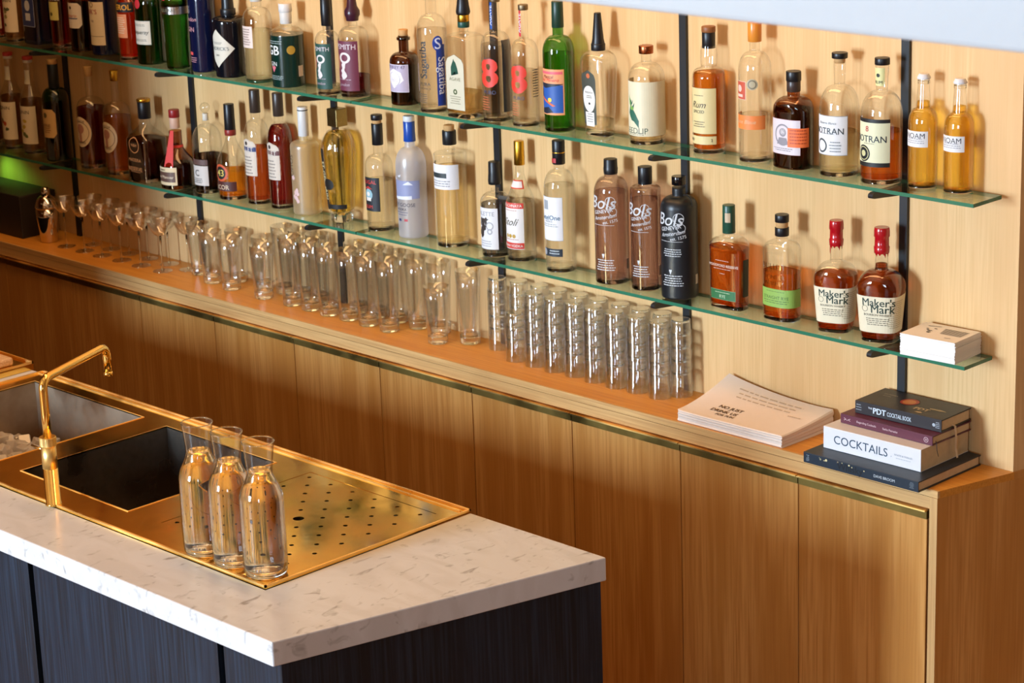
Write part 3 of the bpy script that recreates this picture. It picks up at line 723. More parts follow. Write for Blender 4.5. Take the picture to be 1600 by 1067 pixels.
#@@@
# ------------------------------------------------------------------ bottles
# <place>
PLACE = {'u0': (-6.4314, -0.0577, 0.0322, 0.3092),
 'u1': (-6.3167, -0.07, 0.0328, 0.3097),
 'u2': (-6.216, -0.05, 0.043, 0.2979),
 'u3': (-6.0883, -0.0497, 0.0311, 0.3203),
 'u4': (-5.9726, -0.0528, 0.0348, 0.3025),
 'u5': (-5.8615, -0.0399, 0.0414, 0.2968),
 'u6': (-5.7025, -0.0635, 0.0338, 0.2988),
 'u7': (-5.5981, -0.0594, 0.0451, 0.2827),
 'u8': (-5.4552, -0.0691, 0.0425, 0.313),
 'u9': (-5.3511, -0.0514, 0.0401, 0.3033),
 'u10': (-5.2153, -0.0608, 0.0489, 0.2587),
 'u11': (-5.0737, -0.0681, 0.0426, 0.256),
 'u12': (-4.9523, -0.0618, 0.0475, 0.2341),
 'u13': (-4.7553, -0.0801, 0.034, 0.265),
 'u14': (-4.6716, -0.0567, 0.0425, 0.2897),
 'u15': (-4.4716, -0.0526, 0.0399, 0.2017),
 'u16': (-4.3286, -0.0796, 0.0408, 0.3329),
 'u17': (-4.2048, -0.0804, 0.0453, 0.3359),
 'u18': (-4.1026, -0.0653, 0.0399, 0.3223),
 'u19': (-3.9927, -0.0719, 0.0361, 0.3108),
 'u20': (-3.8792, -0.064, 0.0405, 0.3271),
 'u21': (-3.7503, -0.0545, 0.0511, 0.3111),
 'u22': (-3.5932, -0.0517, 0.0448, 0.2412),
 'u23': (-3.3995, -0.0437, 0.0401, 0.3042),
 'u24': (-3.2517, -0.0515, 0.0386, 0.3289),
 'u25': (-3.134, -0.0542, 0.0492, 0.2256),
 'u26': (-3.0025, -0.0527, 0.0456, 0.2811),
 'u27': (-2.88, -0.0567, 0.0472, 0.2821),
 'u28': (-2.7765, -0.0444, 0.0332, 0.2549),
 'u29': (-2.6855, -0.0225, 0.0337, 0.2526),
 'l0': (-6.5588, -0.0297, 0.034, 0.3134),
 'l1': (-6.4263, -0.032, 0.0357, 0.3201),
 'l2': (-6.3091, -0.0308, 0.0374, 0.3187),
 'l3': (-6.1499, -0.0405, 0.0431, 0.3274),
 'l4': (-5.9606, -0.0499, 0.0463, 0.323),
 'l5': (-5.8135, -0.0572, 0.0446, 0.3249),
 'l6': (-5.6579, -0.0642, 0.0537, 0.2548),
 'l7': (-5.5086, -0.0621, 0.0529, 0.2377),
 'l8': (-5.3747, -0.0461, 0.0445, 0.2716),
 'l9': (-5.2498, -0.0549, 0.0458, 0.2869),
 'l10': (-5.134, -0.0488, 0.0378, 0.3366),
 'l11': (-5.0339, -0.044, 0.0374, 0.3373),
 'l12': (-4.9238, -0.0445, 0.0415, 0.3124),
 'l13': (-4.7643, -0.0394, 0.0489, 0.3241),
 'l14': (-4.6013, -0.0488, 0.0392, 0.3243),
 'l15': (-4.4731, -0.0383, 0.0422, 0.3356),
 'l16': (-4.3116, -0.0265, 0.0449, 0.3297),
 'l17': (-4.141, -0.048, 0.0398, 0.2524),
 'l18': (-4.0534, -0.0226, 0.0395, 0.3172),
 'l19': (-3.8925, -0.0602, 0.0412, 0.3416),
 'l20': (-3.7128, -0.0594, 0.0436, 0.3163),
 'l21': (-3.6008, -0.0553, 0.0383, 0.3107),
 'l22': (-3.4854, -0.0607, 0.0457, 0.3029),
 'l23': (-3.3217, -0.0665, 0.054, 0.2554),
 'l24': (-3.1598, -0.0656, 0.0478, 0.2552),
 'l25': (-3.0028, -0.0613, 0.0493, 0.2636),
 'l26': (-2.8747, -0.0598, 0.0531, 0.2658)}
# </place>
def smooth(t): return .5 - .5*cos(pi*max(0, min(1, t)))
class Bottle:
    """outer shape: radius and section at any height; z values are fractions of the full height"""
    def __init__(s, key, name, glass, shape, label, cat='bottle', group=None, rz=0, sect=(2, 1), seg=48, rscale=1.0, dz=None):
        x, y, r, h = PLACE[key]; r *= rscale
        s.r, s.h = r, h; s.sh = shape; s.sect = sect; s.seg = seg; s.glass = glass
        asp = sect[1]
        y = clampy(x, y, r*max(asp, .0) if asp < 1 else r*(1.1 if sect[0] > 2 else 1))
        z = (ZU if key[0] == 'u' else ZL) + .0004
        s.t = empty(name, (x, y, z), rz, label, cat, group)
        s.key = key
    def R_(s, f):
        """outer radius fraction at height fraction f (body below the cap)"""
        b0, zs, zn, rn, zc, kind, lip = s.sh.get('b0', 1), s.sh['zs'], s.sh['zn'], s.sh['rn'], s.sh['zc'], s.sh.get('k', 'e'), s.sh.get('lip', 0)
        bulge = s.sh.get('bulge', 0)
        if f < .012: return b0 * (.90 + .10 * (f/.012)**.5)
        if f <= zs: return b0 + (1-b0) * (f/zs)**s.sh.get('bp', 1)
        if f < zn:
            t = (f-zs)/(zn-zs)
            if kind == 'e': q = (1 - t**2.2)**.5 if t < 1 else 0
            elif kind == 'c': q = 1 - t
            elif kind == 'q': q = (1 - t**4)**.5
            else: q = 1 - smooth(t)
            return rn + (1-rn)*q
        if bulge:
            t = (f-zn)/max(zc-zn, .001)
            return rn * (1 + bulge*sin(pi*min(1, t))) 
        rt = s.sh.get('rt', rn)
        return rn + (rt-rn)*min(1, (f-zn)/max(zc-zn, .001))
    def sec(s, f):
        n, a = s.sect
        if n == 2 and a == 1: return 2, 1
        zs, zn = s.sh['zs'], s.sh['zn']
        t = smooth((f-zs)/(zn-zs))
        return n + (2-n)*t, a + (1-a)*t
    def fr(s, f1, f0=0, n=44):
        zs, zn = s.sh['zs'], s.sh['zn']
        L = {f0, f0+.004, f0+.012, f1, zs, zn}
        L |= {f0 + (f1-f0)*i/n for i in range(n+1)} | {zs + (zn-zs)*i/14 for i in range(15)}
        return sorted(q for q in L if f0 <= q <= f1)
    def build_body(s):
        top = s.sh.get('top', s.sh['zc'] + .01)
        prof = []
        for f in s.fr(top):
            n, a = s.sec(f); prof.append((s.R_(f)*s.r, f*s.h, n, a))
        r_, z_, n_, a_ = prof[-1]
        if s.sh.get('open', 1) and s.glass not in ('black', 'stone', 'navy', 'gb'):
            s.body = lathe('glass_body', prof, GL[s.glass], s.t, seg=s.seg, cap0=True, cap1=False)
        else: s.body = lathe('glass_body', prof, GL[s.glass], s.t, seg=s.seg)
        if s.glass in ('clear', 'green', 'brown', 'smoke') and s.sh.get('punt', 1):
            f = .012
            n, a = s.sec(.02)
            V, F = lathe_data([(s.R_(.02)*s.r*.93, .0008, n, a), (s.R_(.02)*s.r*.955, .004, n, a), (s.R_(.02)*s.r*.90, .0085, n, a), (s.R_(.02)*s.r*.55, .0105, n, a), (.003, .0115, n, a)], seg=s.seg, cap0=True, cap1=True)
            b = link_mesh('thick_base', V, F, GLASS, s.t, smooth=True); fix_normals(b)
        return s
    def liquid(s, col, level, clear=.45, base=.045, name='liquid'):
        prof = []
        m = mat('liquid_%s_%d' % (col, clear*100), liquid_mat(col, clear))
        for f in s.fr(level, base, 30):
            n, a = s.sec(f); q = s.R_(f)*s.r - .0022
            if f < base + .004: q *= .93
            prof.append((q, f*s.h, n, a))
        lathe(name, prof, m, s.t, seg=s.seg); return s
    def cap(s, z0, z1, r0, r1=None, m=None, name='cap', rim=.0012, mid=None, parent=None):
        """closure between height fractions; radii as fractions of the body radius"""
        r1 = r1 if r1 is not None else r0; a, b = z0*s.h, z1*s.h; r0 *= s.r; r1 *= s.r
        e = min(rim, (b-a)*.3)
        prof = [(r0-e*.5, a), (r0, a+e*.5)]
        if mid: prof += [(q*s.r, a+(b-a)*t) for t, q in mid]
        prof += [(r1, b-e), (r1-e*.35, b-e*.3), (r1-e, b)]
        o = lathe(name, prof, m or BLACK_METAL, parent or s.t, seg=32); return o
    def arc(s, f):
        n, a = s.sec(f); r = s.R_(f)*s.r; A, L = [0.0], [0.0]
        last = ring(r, -pi/2, n, a); acc = 0
        K = 160
        tab = [(0, 0)]
        for i in range(1, K+1):
            q = ring(r, -pi/2 + pi*i/K, n, a); acc += math.dist(q, last); last = q; tab.append((acc, pi*i/K))
        return tab
    def surf(s, tabs, x, z, off, turn):
        """point on the outer surface: x metres round from the front, z metres up"""
        f = z/s.h; ax = abs(x)
        lo = 0; hi = len(tabs)-1
        while hi-lo > 1:
            m_ = (lo+hi)//2
            if tabs[m_][0] < ax: lo = m_
            else: hi = m_
        a0, a1 = tabs[lo], tabs[hi]
        t = (ax-a0[0])/max(a1[0]-a0[0], 1e-9); ang = a0[1] + (a1[1]-a0[1])*min(t, 1)
        A = -pi/2 + math.copysign(ang, x) + turn
        n, a = s.sec(f); r = s.R_(f)*s.r + off
        px, py = ring(r, A, n, a); 
        return (px, py, z)
    def wrap(s, name, V, F, m, off=.0006, turn=0.0, parent=None, fref=None):
        zmid = (sum(v[1] for v in V)/len(V))/s.h
        tabs = s.arc(fref if fref else zmid)
        return link_mesh(name, [s.surf(tabs, v[0], v[1], off + (v[2] if len(v) > 2 else 0), turn) for v in V], F, m, parent or s.t, smooth=False)
    def label(s, z0, z1, w, col, shape='rect', turn=0.0, prints=(), name='label', rough=.55, edge=None, off=.0004, mat_=None, shiny=False):
        """w = width in body radii; prints: list of (colour, [2D items]) with x in metres, z fraction handled by caller"""
        z0, z1 = z0*s.h, z1*s.h; w = w*s.r; NX, NZ = 30, 14 if shape != 'rect' else 8; V, F = [], []
        for j in range(NZ+1):
            t = j/NZ; q = 2*t-1
            if shape == 'ellipse': q = -cos(pi*t); ww = max(.02, (1-q*q)**.5)
            elif shape == 'diamond': ww = max(.01, 1-abs(q))
            elif shape == 'arch': ww = 1 if t < .8 else max(.05, (1-((t-.8)/.2)**2)**.5)
            elif shape == 'octagon': ww = min(1, .72 + .28*min(t, 1-t)/.14)
            elif shape == 'tri': ww = max(.02, 1-t)
            else: ww = 1
            z = (z0+z1)/2 + (z1-z0)/2*q
            V += [(-w/2*ww + w*ww*i/NX, z) for i in range(NX+1)]
        F = [(j*(NX+1)+i, j*(NX+1)+i+1, (j+1)*(NX+1)+i+1, (j+1)*(NX+1)+i) for j in range(NZ) for i in range(NX)]
        m = mat_ or paint(col, rough)
        if edge:
            k = 1 + edge[1]/(w/2); kz = edge[1]
            V2 = [(x*k, (z-(z0+z1)/2)*(1 + 2*kz/(z1-z0)) + (z0+z1)/2) for x, z in V]
            s.wrap('label_border', V2, F, paint(edge[0], .5), off=off-.00015, turn=turn)
        lb = s.wrap(name, V, F, m, off=off, turn=turn)
        for nm, c, items in prints: s.prints(nm, c, items, lb, turn, off+.0003)
        return lb
    def prints(s, nm, c, items, parent=None, turn=0.0, off=.0007):
        V, F = merge2d(items)
        # split long strokes so they hug the curve
        V = list(V); tris = []; st_ = []
        for f in F: st_ += [(f[0], f[i], f[i+1]) for i in range(1, len(f)-1)] if len(f) <= 4 or nm not in ('lettering',) else [(f[0], f[i], f[i+1]) for i in range(1, len(f)-1)]
        while st_:
            t = st_.pop(); e = max(((abs(V[t[i]][0]-V[t[(i+1) % 3]][0]), i) for i in range(3)))
            if e[0] > .005:
                i = e[1]; p, q, r_ = t[i], t[(i+1) % 3], t[(i+2) % 3]
                V.append(((V[p][0]+V[q][0])/2, (V[p][1]+V[q][1])/2, V[p][2] if len(V[p]) > 2 else 0)); k = len(V)-1
                st_ += [(p, k, r_), (k, q, r_)]
            else: tris.append(t)
        F = tris
        m = c if not isinstance(c, str) else paint(c, .5)
        o = s.wrap(nm, V, F, m, off=off, turn=turn)
        if parent is not None: o.parent = parent
        return o
    # 2D helpers in this bottle's units (heights as fractions, x in radii)
    def T(s, txt, z, height=None, width=None, dx=0, bold=.02, shear=0, rot=0):
        return text2d(txt, height=height*s.h if height else None, width=width*s.r if width else None, bold=bold, shear=shear, rot=rot, dx=dx*s.r, dz=z*s.h)
    def Bars(s, z, n, w, pitch=.014, dx=0): return bars(w*s.r, n, pitch*s.h, z*s.h, random.Random(int(z*1000)+n), dx=dx*s.r)
    def D(s, z, r, r2=0, dx=0, sx=1): return disk2d(dx*s.r, z*s.h, r*s.r, r2*s.r, sx=sx)
    def Rc(s, x0, z0, x1, z1): return rect2d(x0*s.r, z0*s.h, x1*s.r, z1*s.h)
    def Pl(s, pts): return poly2d([(x*s.r, z*s.h) for x, z in pts])

GOLD = metal('gold_foil', 'd8a838', .28)
COPPER = metal('copper_foil', 'a8603c', .35)
SILVER = metal('silver_foil', 'c8c8c4', .3)
CORK = paint('c89a62', .8); WAXRED = mat('red_wax', P('b0101c', .22, spec=.6, coat=.4)); BLACKC = paint('121316', .38)
CREAM = 'e8dcc0'; WHITE = 'eceae6'
def blob(cx, cz, rx, rz_, rnd, n=14, j=.35):
    return poly2d([(cx + rx*cos(2*pi*k/n)*(1-j+2*j*rnd.random()), cz + rz_*sin(2*pi*k/n)*(1-j+2*j*rnd.random())) for k in range(n)])

def syrup(key, label, liq, pal, grp='syrup bottles at the left'):
    b = Bottle(key, 'syrup_bottle', 'clear', dict(zs=.52, zn=.78, rn=.36, zc=.93, k='s'), label).build_body()
    b.liquid(liq, .60 if key[0] == 'u' else .56)
    b.cap(.935, .965, .42, m=paint('d8cfc0', .5), name='cap_skirt'); b.cap(.965, 1.0, .46, m=paint('c83a34', .5))
    b.label(.72, .86, 1.5*.36*1.5, 'd9cdb6', name='neck_label', off=.0006)
    rnd = random.Random(hash(pal[0]) % 97 if False else len(pal[0]) + int(pal[0], 16) % 97)
    bl = [blob(rnd.uniform(-.4, .4)*b.r, rnd.uniform(.17, .36)*b.h, .2*b.r, .02*b.h, rnd) for _ in range(5)]
    b.label(.11, .50, 2.6, 'ddd0b4', prints=[('lettering', '2a2622', [b.T('MONIN', .44, height=.035, bold=.01)]), ('fruit_picture', pal[0], bl[:3]), ('leaf_picture', pal[1], bl[3:])])
    return b
syrup('u0', 'syrup bottle with red fruit label, leftmost on the upper shelf', 'a03020', ['b8382c', '4a5a2c'])
syrup('u1', 'syrup bottle with cream botanical label, second from the left on the upper shelf', 'c8b088', ['50583c', '8a8850'])
syrup('l0', 'syrup bottle with red fruit label, cut by the left picture edge on the lower shelf', '7a2018', ['b02c24', '46542a'])
syrup('l1', 'red-capped syrup bottle with flower label, second from the left on the lower shelf', 'b48a58', ['a8482c', '4a5030'])
syrup('l2', 'red-capped syrup bottle with a yellow fruit label beside the dark wine bottle', 'b89a6c', ['b8a040', '5a6434'])

b = Bottle('u2', 'gin_bottle', 'blue', dict(zs=.66, zn=.78, rn=.36, zc=.88, k='q'), 'pale blue gin bottle with a navy picture label, upper shelf left end', sect=(5, .8)).build_body()
b.liquid('8090c8', .5); b.cap(.88, 1, .42, m=paint('26305a', .4))
b.label(.20, .55, 1.5, '2c3a6c', edge=('c8ccd8', .001), prints=[('portrait', 'c4c8cc', [b.D(.42, .4, sx=.8), b.Rc(-.3, .26, .3, .34)])])
b = Bottle('u3', 'bitter_bottle', 'clear', dict(zs=.58, zn=.74, rn=.38, zc=.9, k='e'), 'bright red bitter bottle with a yellow-green label on the upper shelf').build_body()
b.liquid('c8101c', .66, clear=.25); b.cap(.9, 1, .44, m=paint('b01818', .4))
b.label(.28, .46, 1.7, 'c8c070', prints=[('crest', '5a5428', [b.D(.34, .2)])])
b.prints('lettering', 'e8dcd0', [b.T('CAMPARI', .49, height=.035, bold=.03)])
b = Bottle('u4', 'liqueur_bottle', 'brown', dict(zs=.6, zn=.78, rn=.38, zc=.9, k='e'), 'dark liqueur bottle with a white eight-sided label, upper shelf left').build_body()
b.liquid('3a2410', .5, clear=.2); b.cap(.9, 1, .44)
b.label(.25, .51, 2.2, 'd8d0c0', 'octagon', prints=[('lettering', 'c0542c', [b.T('Amaro', .38, height=.035, shear=.3)]), ('crest', '26221e', [b.D(.46, .14)]), ('underline', '28386c', [b.Rc(-.7, .345, .7, .355)])])
b = Bottle('u5', 'vermouth_bottle', 'navy', dict(zs=.62, zn=.78, rn=.36, zc=.86, k='e'), 'dark vermouth bottle with a tall cream label and red letters').build_body()
b.cap(.86, 1, .4, m=paint('1a2040', .4))
b.label(.11, .56, 2.0, 'dccfae', prints=[('lettering', 'a83428', [b.T("NK'S", .46, height=.05, bold=.01)]), ('small_lettering', '6a5a44', [b.T('VII', .36, height=.025), b.Rc(-.9, .2, .9, .205)]), ('emblem', '8a7440', [b.D(.53, .2, .14)])])
b = Bottle('u6', 'aperitif_bottle', 'clear', dict(zs=.55, zn=.74, rn=.42, zc=.88, k='s'), 'orange-red aperitif bottle with a black slanted brand band').build_body()
b.liquid('e8421c', .62, clear=.3); b.cap(.88, 1, .46, m=paint('e06a20', .4))
b.label(.50, .60, 2.9, '1c1a1c', prints=[('lettering', 'e8a828', [b.T('APEROL', .55, height=.055, bold=.05)])])
b.label(.24, .48, 1.5, 'e0905c', prints=[('small_lettering', 'e8d8b8', [b.Bars(.44, 8, 1.2, .022)])])
b = Bottle('u7', 'gin_bottle', 'dgreen', dict(zs=.62, zn=.74, rn=.42, zc=.86, k='q'), 'rounded dark green gin bottle with a cream label and red seal').build_body()
b.liquid('5fae6a', .6, clear=.6); b.cap(.86, 1, .45, m=SILVER)
b.label(.22, .47, 1.8, 'd6d2c2', edge=('1c3a24', .0016), prints=[('lettering', '2c3428', [b.T('Tanqueray', .345, width=1.6, shear=.25)]), ('small_lettering', '5c6450', [b.Bars(.43, 2, 1.2), b.Bars(.27, 2, 1.2)])])
b.label(.60, .70, .55, 'c02830', 'ellipse', name='wax_seal')
b = Bottle('u8', 'gin_bottle', 'green', dict(b0=.86, zs=.66, zn=.78, rn=.42, zc=.88, k='e'), 'tall fluted green gin bottle with a silver band near its shoulder').build_body()
b.liquid('8ab088', .62, clear=.6); b.cap(.88, 1, .45, m=SILVER)
b.label(.53, .60, 5.6, 'b8b4a0', mat_=SILVER, prints=[('lettering', '6a6448', [b.T('TANQUERAY', .565, width=1.9, bold=.01)])])
b.label(.66, .71, .5, 'c02830', 'ellipse', name='wax_seal')
b = Bottle('u9', 'gin_bottle', 'navy', dict(zs=.70, zn=.80, rn=.40, zc=.88, k='e'), 'black and navy gin bottle with pink lettering, beside the green gin bottles').build_body()
b.cap(.88, 1, .44)
b.prints('lettering', 'c08a90', [b.T('GIN', .42, height=.045, dx=-.2), b.T('London', .52, height=.04, shear=.2, dx=-.2), b.Bars(.14, 3, 1.0, .02, dx=-.2)])
b.prints('red_mark', 'd8504c', [b.Rc(-.55, .17, -.05, .20)])
b = Bottle('u10', 'gin_bottle', 'black', dict(zs=.60, zn=.68, rn=.36, zc=.72, k='q', bp=1, b0=.93), 'squat black apothecary gin bottle with a white diamond label').build_body()
b.cap(.69, .98, .42, .34, BLACKC, mid=[(.35, .36)]); b.cap(.69, .76, .46, m=BLACKC, name='collar')
b.label(.12, .55, 2.3, 'd2cdbc', 'diamond', prints=[('lettering', '3c4a50', [b.T("HENDRICK'S", .335, width=1.6, bold=.0)]), ('small_lettering', '5c6460', [b.T('GIN', .26, height=.02), b.Bars(.40, 2, .8)])])
b = Bottle('u11', 'gin_bottle', 'clear', dict(zs=.66, zn=.84, rn=.34, zc=.9, k='e'), 'clear round-shouldered bottle with a small pink-white label and greenish base').build_body()
b.liquid('eef2e6', .58, clear=.6); b.cap(.9, 1.0, .4, m=paint('d0ccc4', .5))
b.label(.40, .64, 1.3, 'dccac0', turn=-.15, prints=[('small_lettering', '7a6458', [b.Bars(.60, 7, 1.0, .028)])])
b.cap(.005, .03, .96, m=mat('sea_green_base', thin_glass('2a9a78', '0c4a38', diffuse=.2)), name='tinted_base')
b = Bottle('u12', 'gin_bottle', 'gb', dict(zs=.62, zn=.72, rn=.34, zc=.76, k='e', top=.63), 'dark green gin bottle with a white cap and big white letters').build_body()
V, F = lathe_data([(b.R_(f)*b.r, f*b.h) for f in [.63 + .13*i/14 for i in range(15)]], seg=48, cap0=False, cap1=False)
fix_normals(link_mesh('clear_shoulder', V, F, GL['clear'], b.t, smooth=True))
b.cap(.755, .90, .35, .37, paint('d4d0c8', .5), name='neck_seal'); b.cap(.90, 1, .40, m=paint('dcd8d2', .4))
b.prints('lettering', 'dfe0dc', [b.T('GB', .455, height=.115, bold=.05, dx=-.15), b.T('GIN', .29, height=.05, bold=.0, dx=-.15)])
b.prints('fine_print', '9aa8a4', [b.Bars(.56, 2, 1.4, .025, dx=-.1), b.Bars(.14, 3, 1.3, .02, dx=-.1)])
b.prints('pink_heart', 'd8707c', [b.Pl([(-.35, .25), (-.15, .185), (.05, .25), (-.05, .265), (-.15, .25), (-.25, .265)])])
b.prints('gold_medal', 'a88228', [b.D(.46, .26)], turn=R(62)); b.prints('barcode', 'c8b8a8', [b.Rc(-.18, .13, .18, .26)], turn=R(96))
for key, col, nm, lab, liqc, lv, capm in (('u13', '1f4a40', 'dark green', 'clear gin bottle with a dark green swan-neck label beside the plum one', 'e8e4d4', .10, None),
                                ('u14', '6a2c40', 'plum', 'clear gin bottle with a plum label and a plum wax top, at the shelf joint', '6a1c30', .20, None)):
    b = Bottle(key, 'gin_bottle', 'clear', dict(zs=.55, zn=.67, rn=.30, zc=.70, k='e'), lab).build_body()
    b.liquid(liqc, lv, clear=.5 if key == 'u13' else .2, base=.04)
    if key == 'u13': b.cap(.72, 1, .42, m=BLACKC, mid=[(.5, .44)])
    else: b.cap(.72, .99, .40, .20, paint('3c1828', .3), mid=[(.12, .42), (.2, .50), (.35, .50), (.5, .34), (.9, .25)], name='wax_top')
    rnd = random.Random(4)
    art = [b.D(.385, .36, .22, dx=.15, sx=1.2)] + [blob(.12*b.r + rnd.uniform(-.2, .2)*b.r, rnd.uniform(.2, .36)*b.h, .16*b.r, .035*b.h, rnd) for _ in range(5)]
    b.label(.07, .545, 2.2, col, prints=[('lettering', 'd8ccd0', [b.T('SIPSMITH', .49, width=1.9, bold=.0)]), ('swan_picture', 'd8d4d0', art), ('small_lettering', 'b09aa4', [b.T('London', .13, height=.03, shear=.3), b.Bars(.175, 1, 1.6)]), ('tint_patch', 'a86850', [blob(-.5*b.r, .34*b.h, .25*b.r, .06*b.h, rnd)])])
b = Bottle('u15', 'gin_bottle', 'dbrown', dict(zs=.57, zn=.70, rn=.34, zc=.86, k='e', top=.92), 'small dark brown apothecary gin bottle with a cork and a lilac label').build_body()
b.liquid('2a1008', .5, clear=.1); b.cap(.86, .90, .46, m=GL['dbrown'], name='glass_lip'); b.cap(.90, 1, .30, .33, CORK, name='cork')
b.label(.19, .55, 2.1, 'b4aac0', edge=('d8d4dc', .0012), prints=[('emblem', 'e4e0e4', [b.Pl([(-.75, .345), (0, .235), (.75, .345), (.55, .45), (0, .5), (-.55, .45)])]), ('ring_mark', '6c6284', [b.D(.36, .50, .46), b.Rc(-.35, .35, .3, .355), b.Rc(-.2, .33, .35, .335), b.Rc(-.3, .37, .1, .375)]), ('lettering', '4a4460', [b.T('MONKEY 47', .52, width=1.7, bold=.0)])])
b = Bottle('u16', 'cachaca_bottle', 'clear', dict(zs=.62, zn=.78, rn=.36, zc=.9, k='e', b0=.97), 'tall clear bottle with vertical black script and a blue side band').build_body()
b.liquid('ece6dc', .66, clear=.6); b.cap(.9, 1, .42, m=SILVER)
b.prints('lettering', '1c1c1c', [b.T('Sagatiba', .43, width=.30*b.h/b.r, rot=pi/2, bold=.05, dx=-.1), b.T('PURA', .235, width=.8, bold=.0, dx=-.1), b.T('CACHACA', .20, width=.8, bold=.02, dx=-.1)], turn=.3)
b.prints('fine_print', '4a4640', [b.Bars(.15, 5, .9, .016, dx=-.1)])
b.label(.06, .55, .62, '1c3a90', turn=R(78), name='blue_band', prints=[('band_lettering', 'd8dce8', [b.T('Sagatiba', .3, width=.3*b.h/b.r, rot=-pi/2)])])
b.label(.50, .62, .72, '22409c', 'ellipse', turn=R(68), name='blue_globe', prints=[('swirl', 'd0d8f0', [b.T('S', .56, height=.09)])])
b = Bottle('u17', 'tequila_bottle', 'clear', dict(zs=.60, zn=.66, rn=.26, zc=.70, k='q'), 'square clear tequila bottle with a horse-head label and a black pourer top', sect=(6, .85)).build_body()
b.liquid('d8bc84', .2, clear=.5)
b.cap(.80, 1, .38, .24, BLACKC, mid=[(.1, .42), (.35, .36)], name='pourer_top'); b.cap(.745, .80, .34, m=GOLD, name='gold_ring'); b.cap(.70, .745, .34, m=paint('14483c', .4), name='green_ring')
b.label(.07, .50, 1.45, 'ccc8b0', 'arch', edge=('6a5c3c', .0008), prints=[('horse_head', '1c4c3a', [b.Pl([(-.28, .335), (.05, .345), (.02, .37), (.30, .355), (.22, .40), (.10, .44), (-.02, .455), (-.06, .47), (-.12, .45), (-.30, .40)])]), ('lettering', '8a8668', [b.T('AGAVE', .31, width=.9)]), ('seal', '4a5a34', [b.D(.21, .16, .07)]), ('fine_print', '908c74', [b.Bars(.17, 4, .9, .018)])])
for key, strip, lab in (('u18', '2058b0', 'clear tequila bottle with a red figure eight and a blue neck strip'), ('u19', 'cc2838', 'clear tequila bottle with a red figure eight and a red neck strip')):
    b = Bottle(key, 'tequila_bottle', 'clear', dict(zs=.58, zn=.72, rn=.32, zc=.96, k='e', rt=.30), lab).build_body()
    b.liquid('ece8e0', .46 if key == 'u19' else .62, clear=.65); b.cap(.955, 1, .36, m=metal('pewter_cap', '8a7a60', .4))
    b.prints('figure_eight', 'd83a28', [b.T('8', .40, height=.235, bold=.10, dx=-.12)], turn=.33)
    b.prints('lettering', '3a3c5c', [b.T('OCHO', .515, width=.6, bold=.0, dx=-.1), b.T('PURO', .245, width=.9, bold=.03, dx=-.05)], turn=.3)
    b.prints('fine_print', 'c06038', [b.Bars(.20, 6, .8, .02, dx=-.1)])
    b.label(.74, .96, .30, strip, name='neck_strip', turn=-.35, off=.0006, prints=[('strip_lettering', 'dce0ec', [b.T('AGAVE', .85, width=.16*b.h/b.r, rot=pi/2)])])
    if key == 'u18':
        b.label(.08, .66, 1.1, '242430', name='dark_back_label', turn=R(100), off=-.001)
    else: b.prints('back_print', '2c2c34', [b.Bars(.47, 11, .6, .022, dx=0)], turn=R(92))
b = Bottle('u20', 'mezcal_bottle', 'green', dict(zs=.60, zn=.74, rn=.34, zc=.80, k='e', b0=.97), 'bright green bottle with a blue, pink and orange picture label').build_body()
b.liquid('6cc040', .60, clear=.5); b.cap(.80, 1, .38, .36, paint('14382a', .4), name='capsule')
b.label(.14, .49, 2.1, 'e8a070', edge=('e8a050', .001), prints=[('night_sky', '2858a8', [b.Rc(-.98, .155, .98, .37)]), ('pink_band', 'e06070', [b.Rc(-.98, .455, .98, .475)]), ('lettering', '8a2c28', [b.T('Mezcal', .435, height=.025, shear=.2)]), ('script', 'e04838', [b.T('Real Minero', .41, width=1.5, shear=.3)])])
b.prints('hill_and_rower', '1c2434', [b.Pl([(-.98, .37), (-.6, .355), (-.2, .345), (.3, .36), (.98, .375), (.98, .38), (-.98, .385)]), b.Pl([(-.85, .30), (-.55, .345), (-.5, .30), (-.65, .25)]), b.Pl([(-.8, .18), (0, .2), (.35, .16), (-.2, .145), (-.7, .15)])], off=.0010)
b.prints('canoe', 'd8683c', [b.Pl([(-.7, .27), (-.62, .28), (.5, .21), (.3, .205)])], off=.0012); b.prints('yellow_figure', 'e0c840', [b.D(.255, .14, dx=.1)], off=.0013)
b = Bottle('u21', 'tequila_bottle', 'clear', dict(b0=.78, zs=.56, zn=.69, rn=.26, zc=.72, k='e'), 'clear tapered bottle with a tall black conical pourer and an oval label', sect=(2.6, .62)).build_body()
b.liquid('ece4d0', .14, clear=.5, base=.06); b.cap(.71, .99, .30, .17, BLACKC, mid=[(.08, .34), (.25, .28)], name='pourer_top'); b.cap(.69, .745, .35, m=BLACKC, name='pourer_collar')
b.label(.10, .54, .95, '44483e', 'arch', turn=-.25, name='back_shape'); b.label(.20, .415, .8, 'e2e0d8', 'ellipse', turn=-.25, off=.0008, prints=[('lettering', '5a5850', [b.T('TEQUILA', .36, width=.5), b.Bars(.33, 2, .4)]), ('emblem', '2c2c2c', [b.D(.27, .06)])])
b.label(.085, .20, .55, 'e0e0dc', turn=-.25, off=.0008, name='lower_label', prints=[('fine_print', '8c8c86', [b.Bars(.18, 4, .4, .02)])]); b.label(.475, .515, .22, 'c8683c', 'ellipse', turn=-.25, off=.001, name='copper_dot')
b = Bottle('u22', 'spirit_bottle', 'clear', dict(zs=.66, zn=.83, rn=.28, zc=.9, k='e'), 'clear bottle with a copper cap and a pale label showing a green plant').build_body()
b.liquid('e4d8bc', .14, clear=.5, base=.05); b.cap(.92, 1, .40, m=COPPER); 
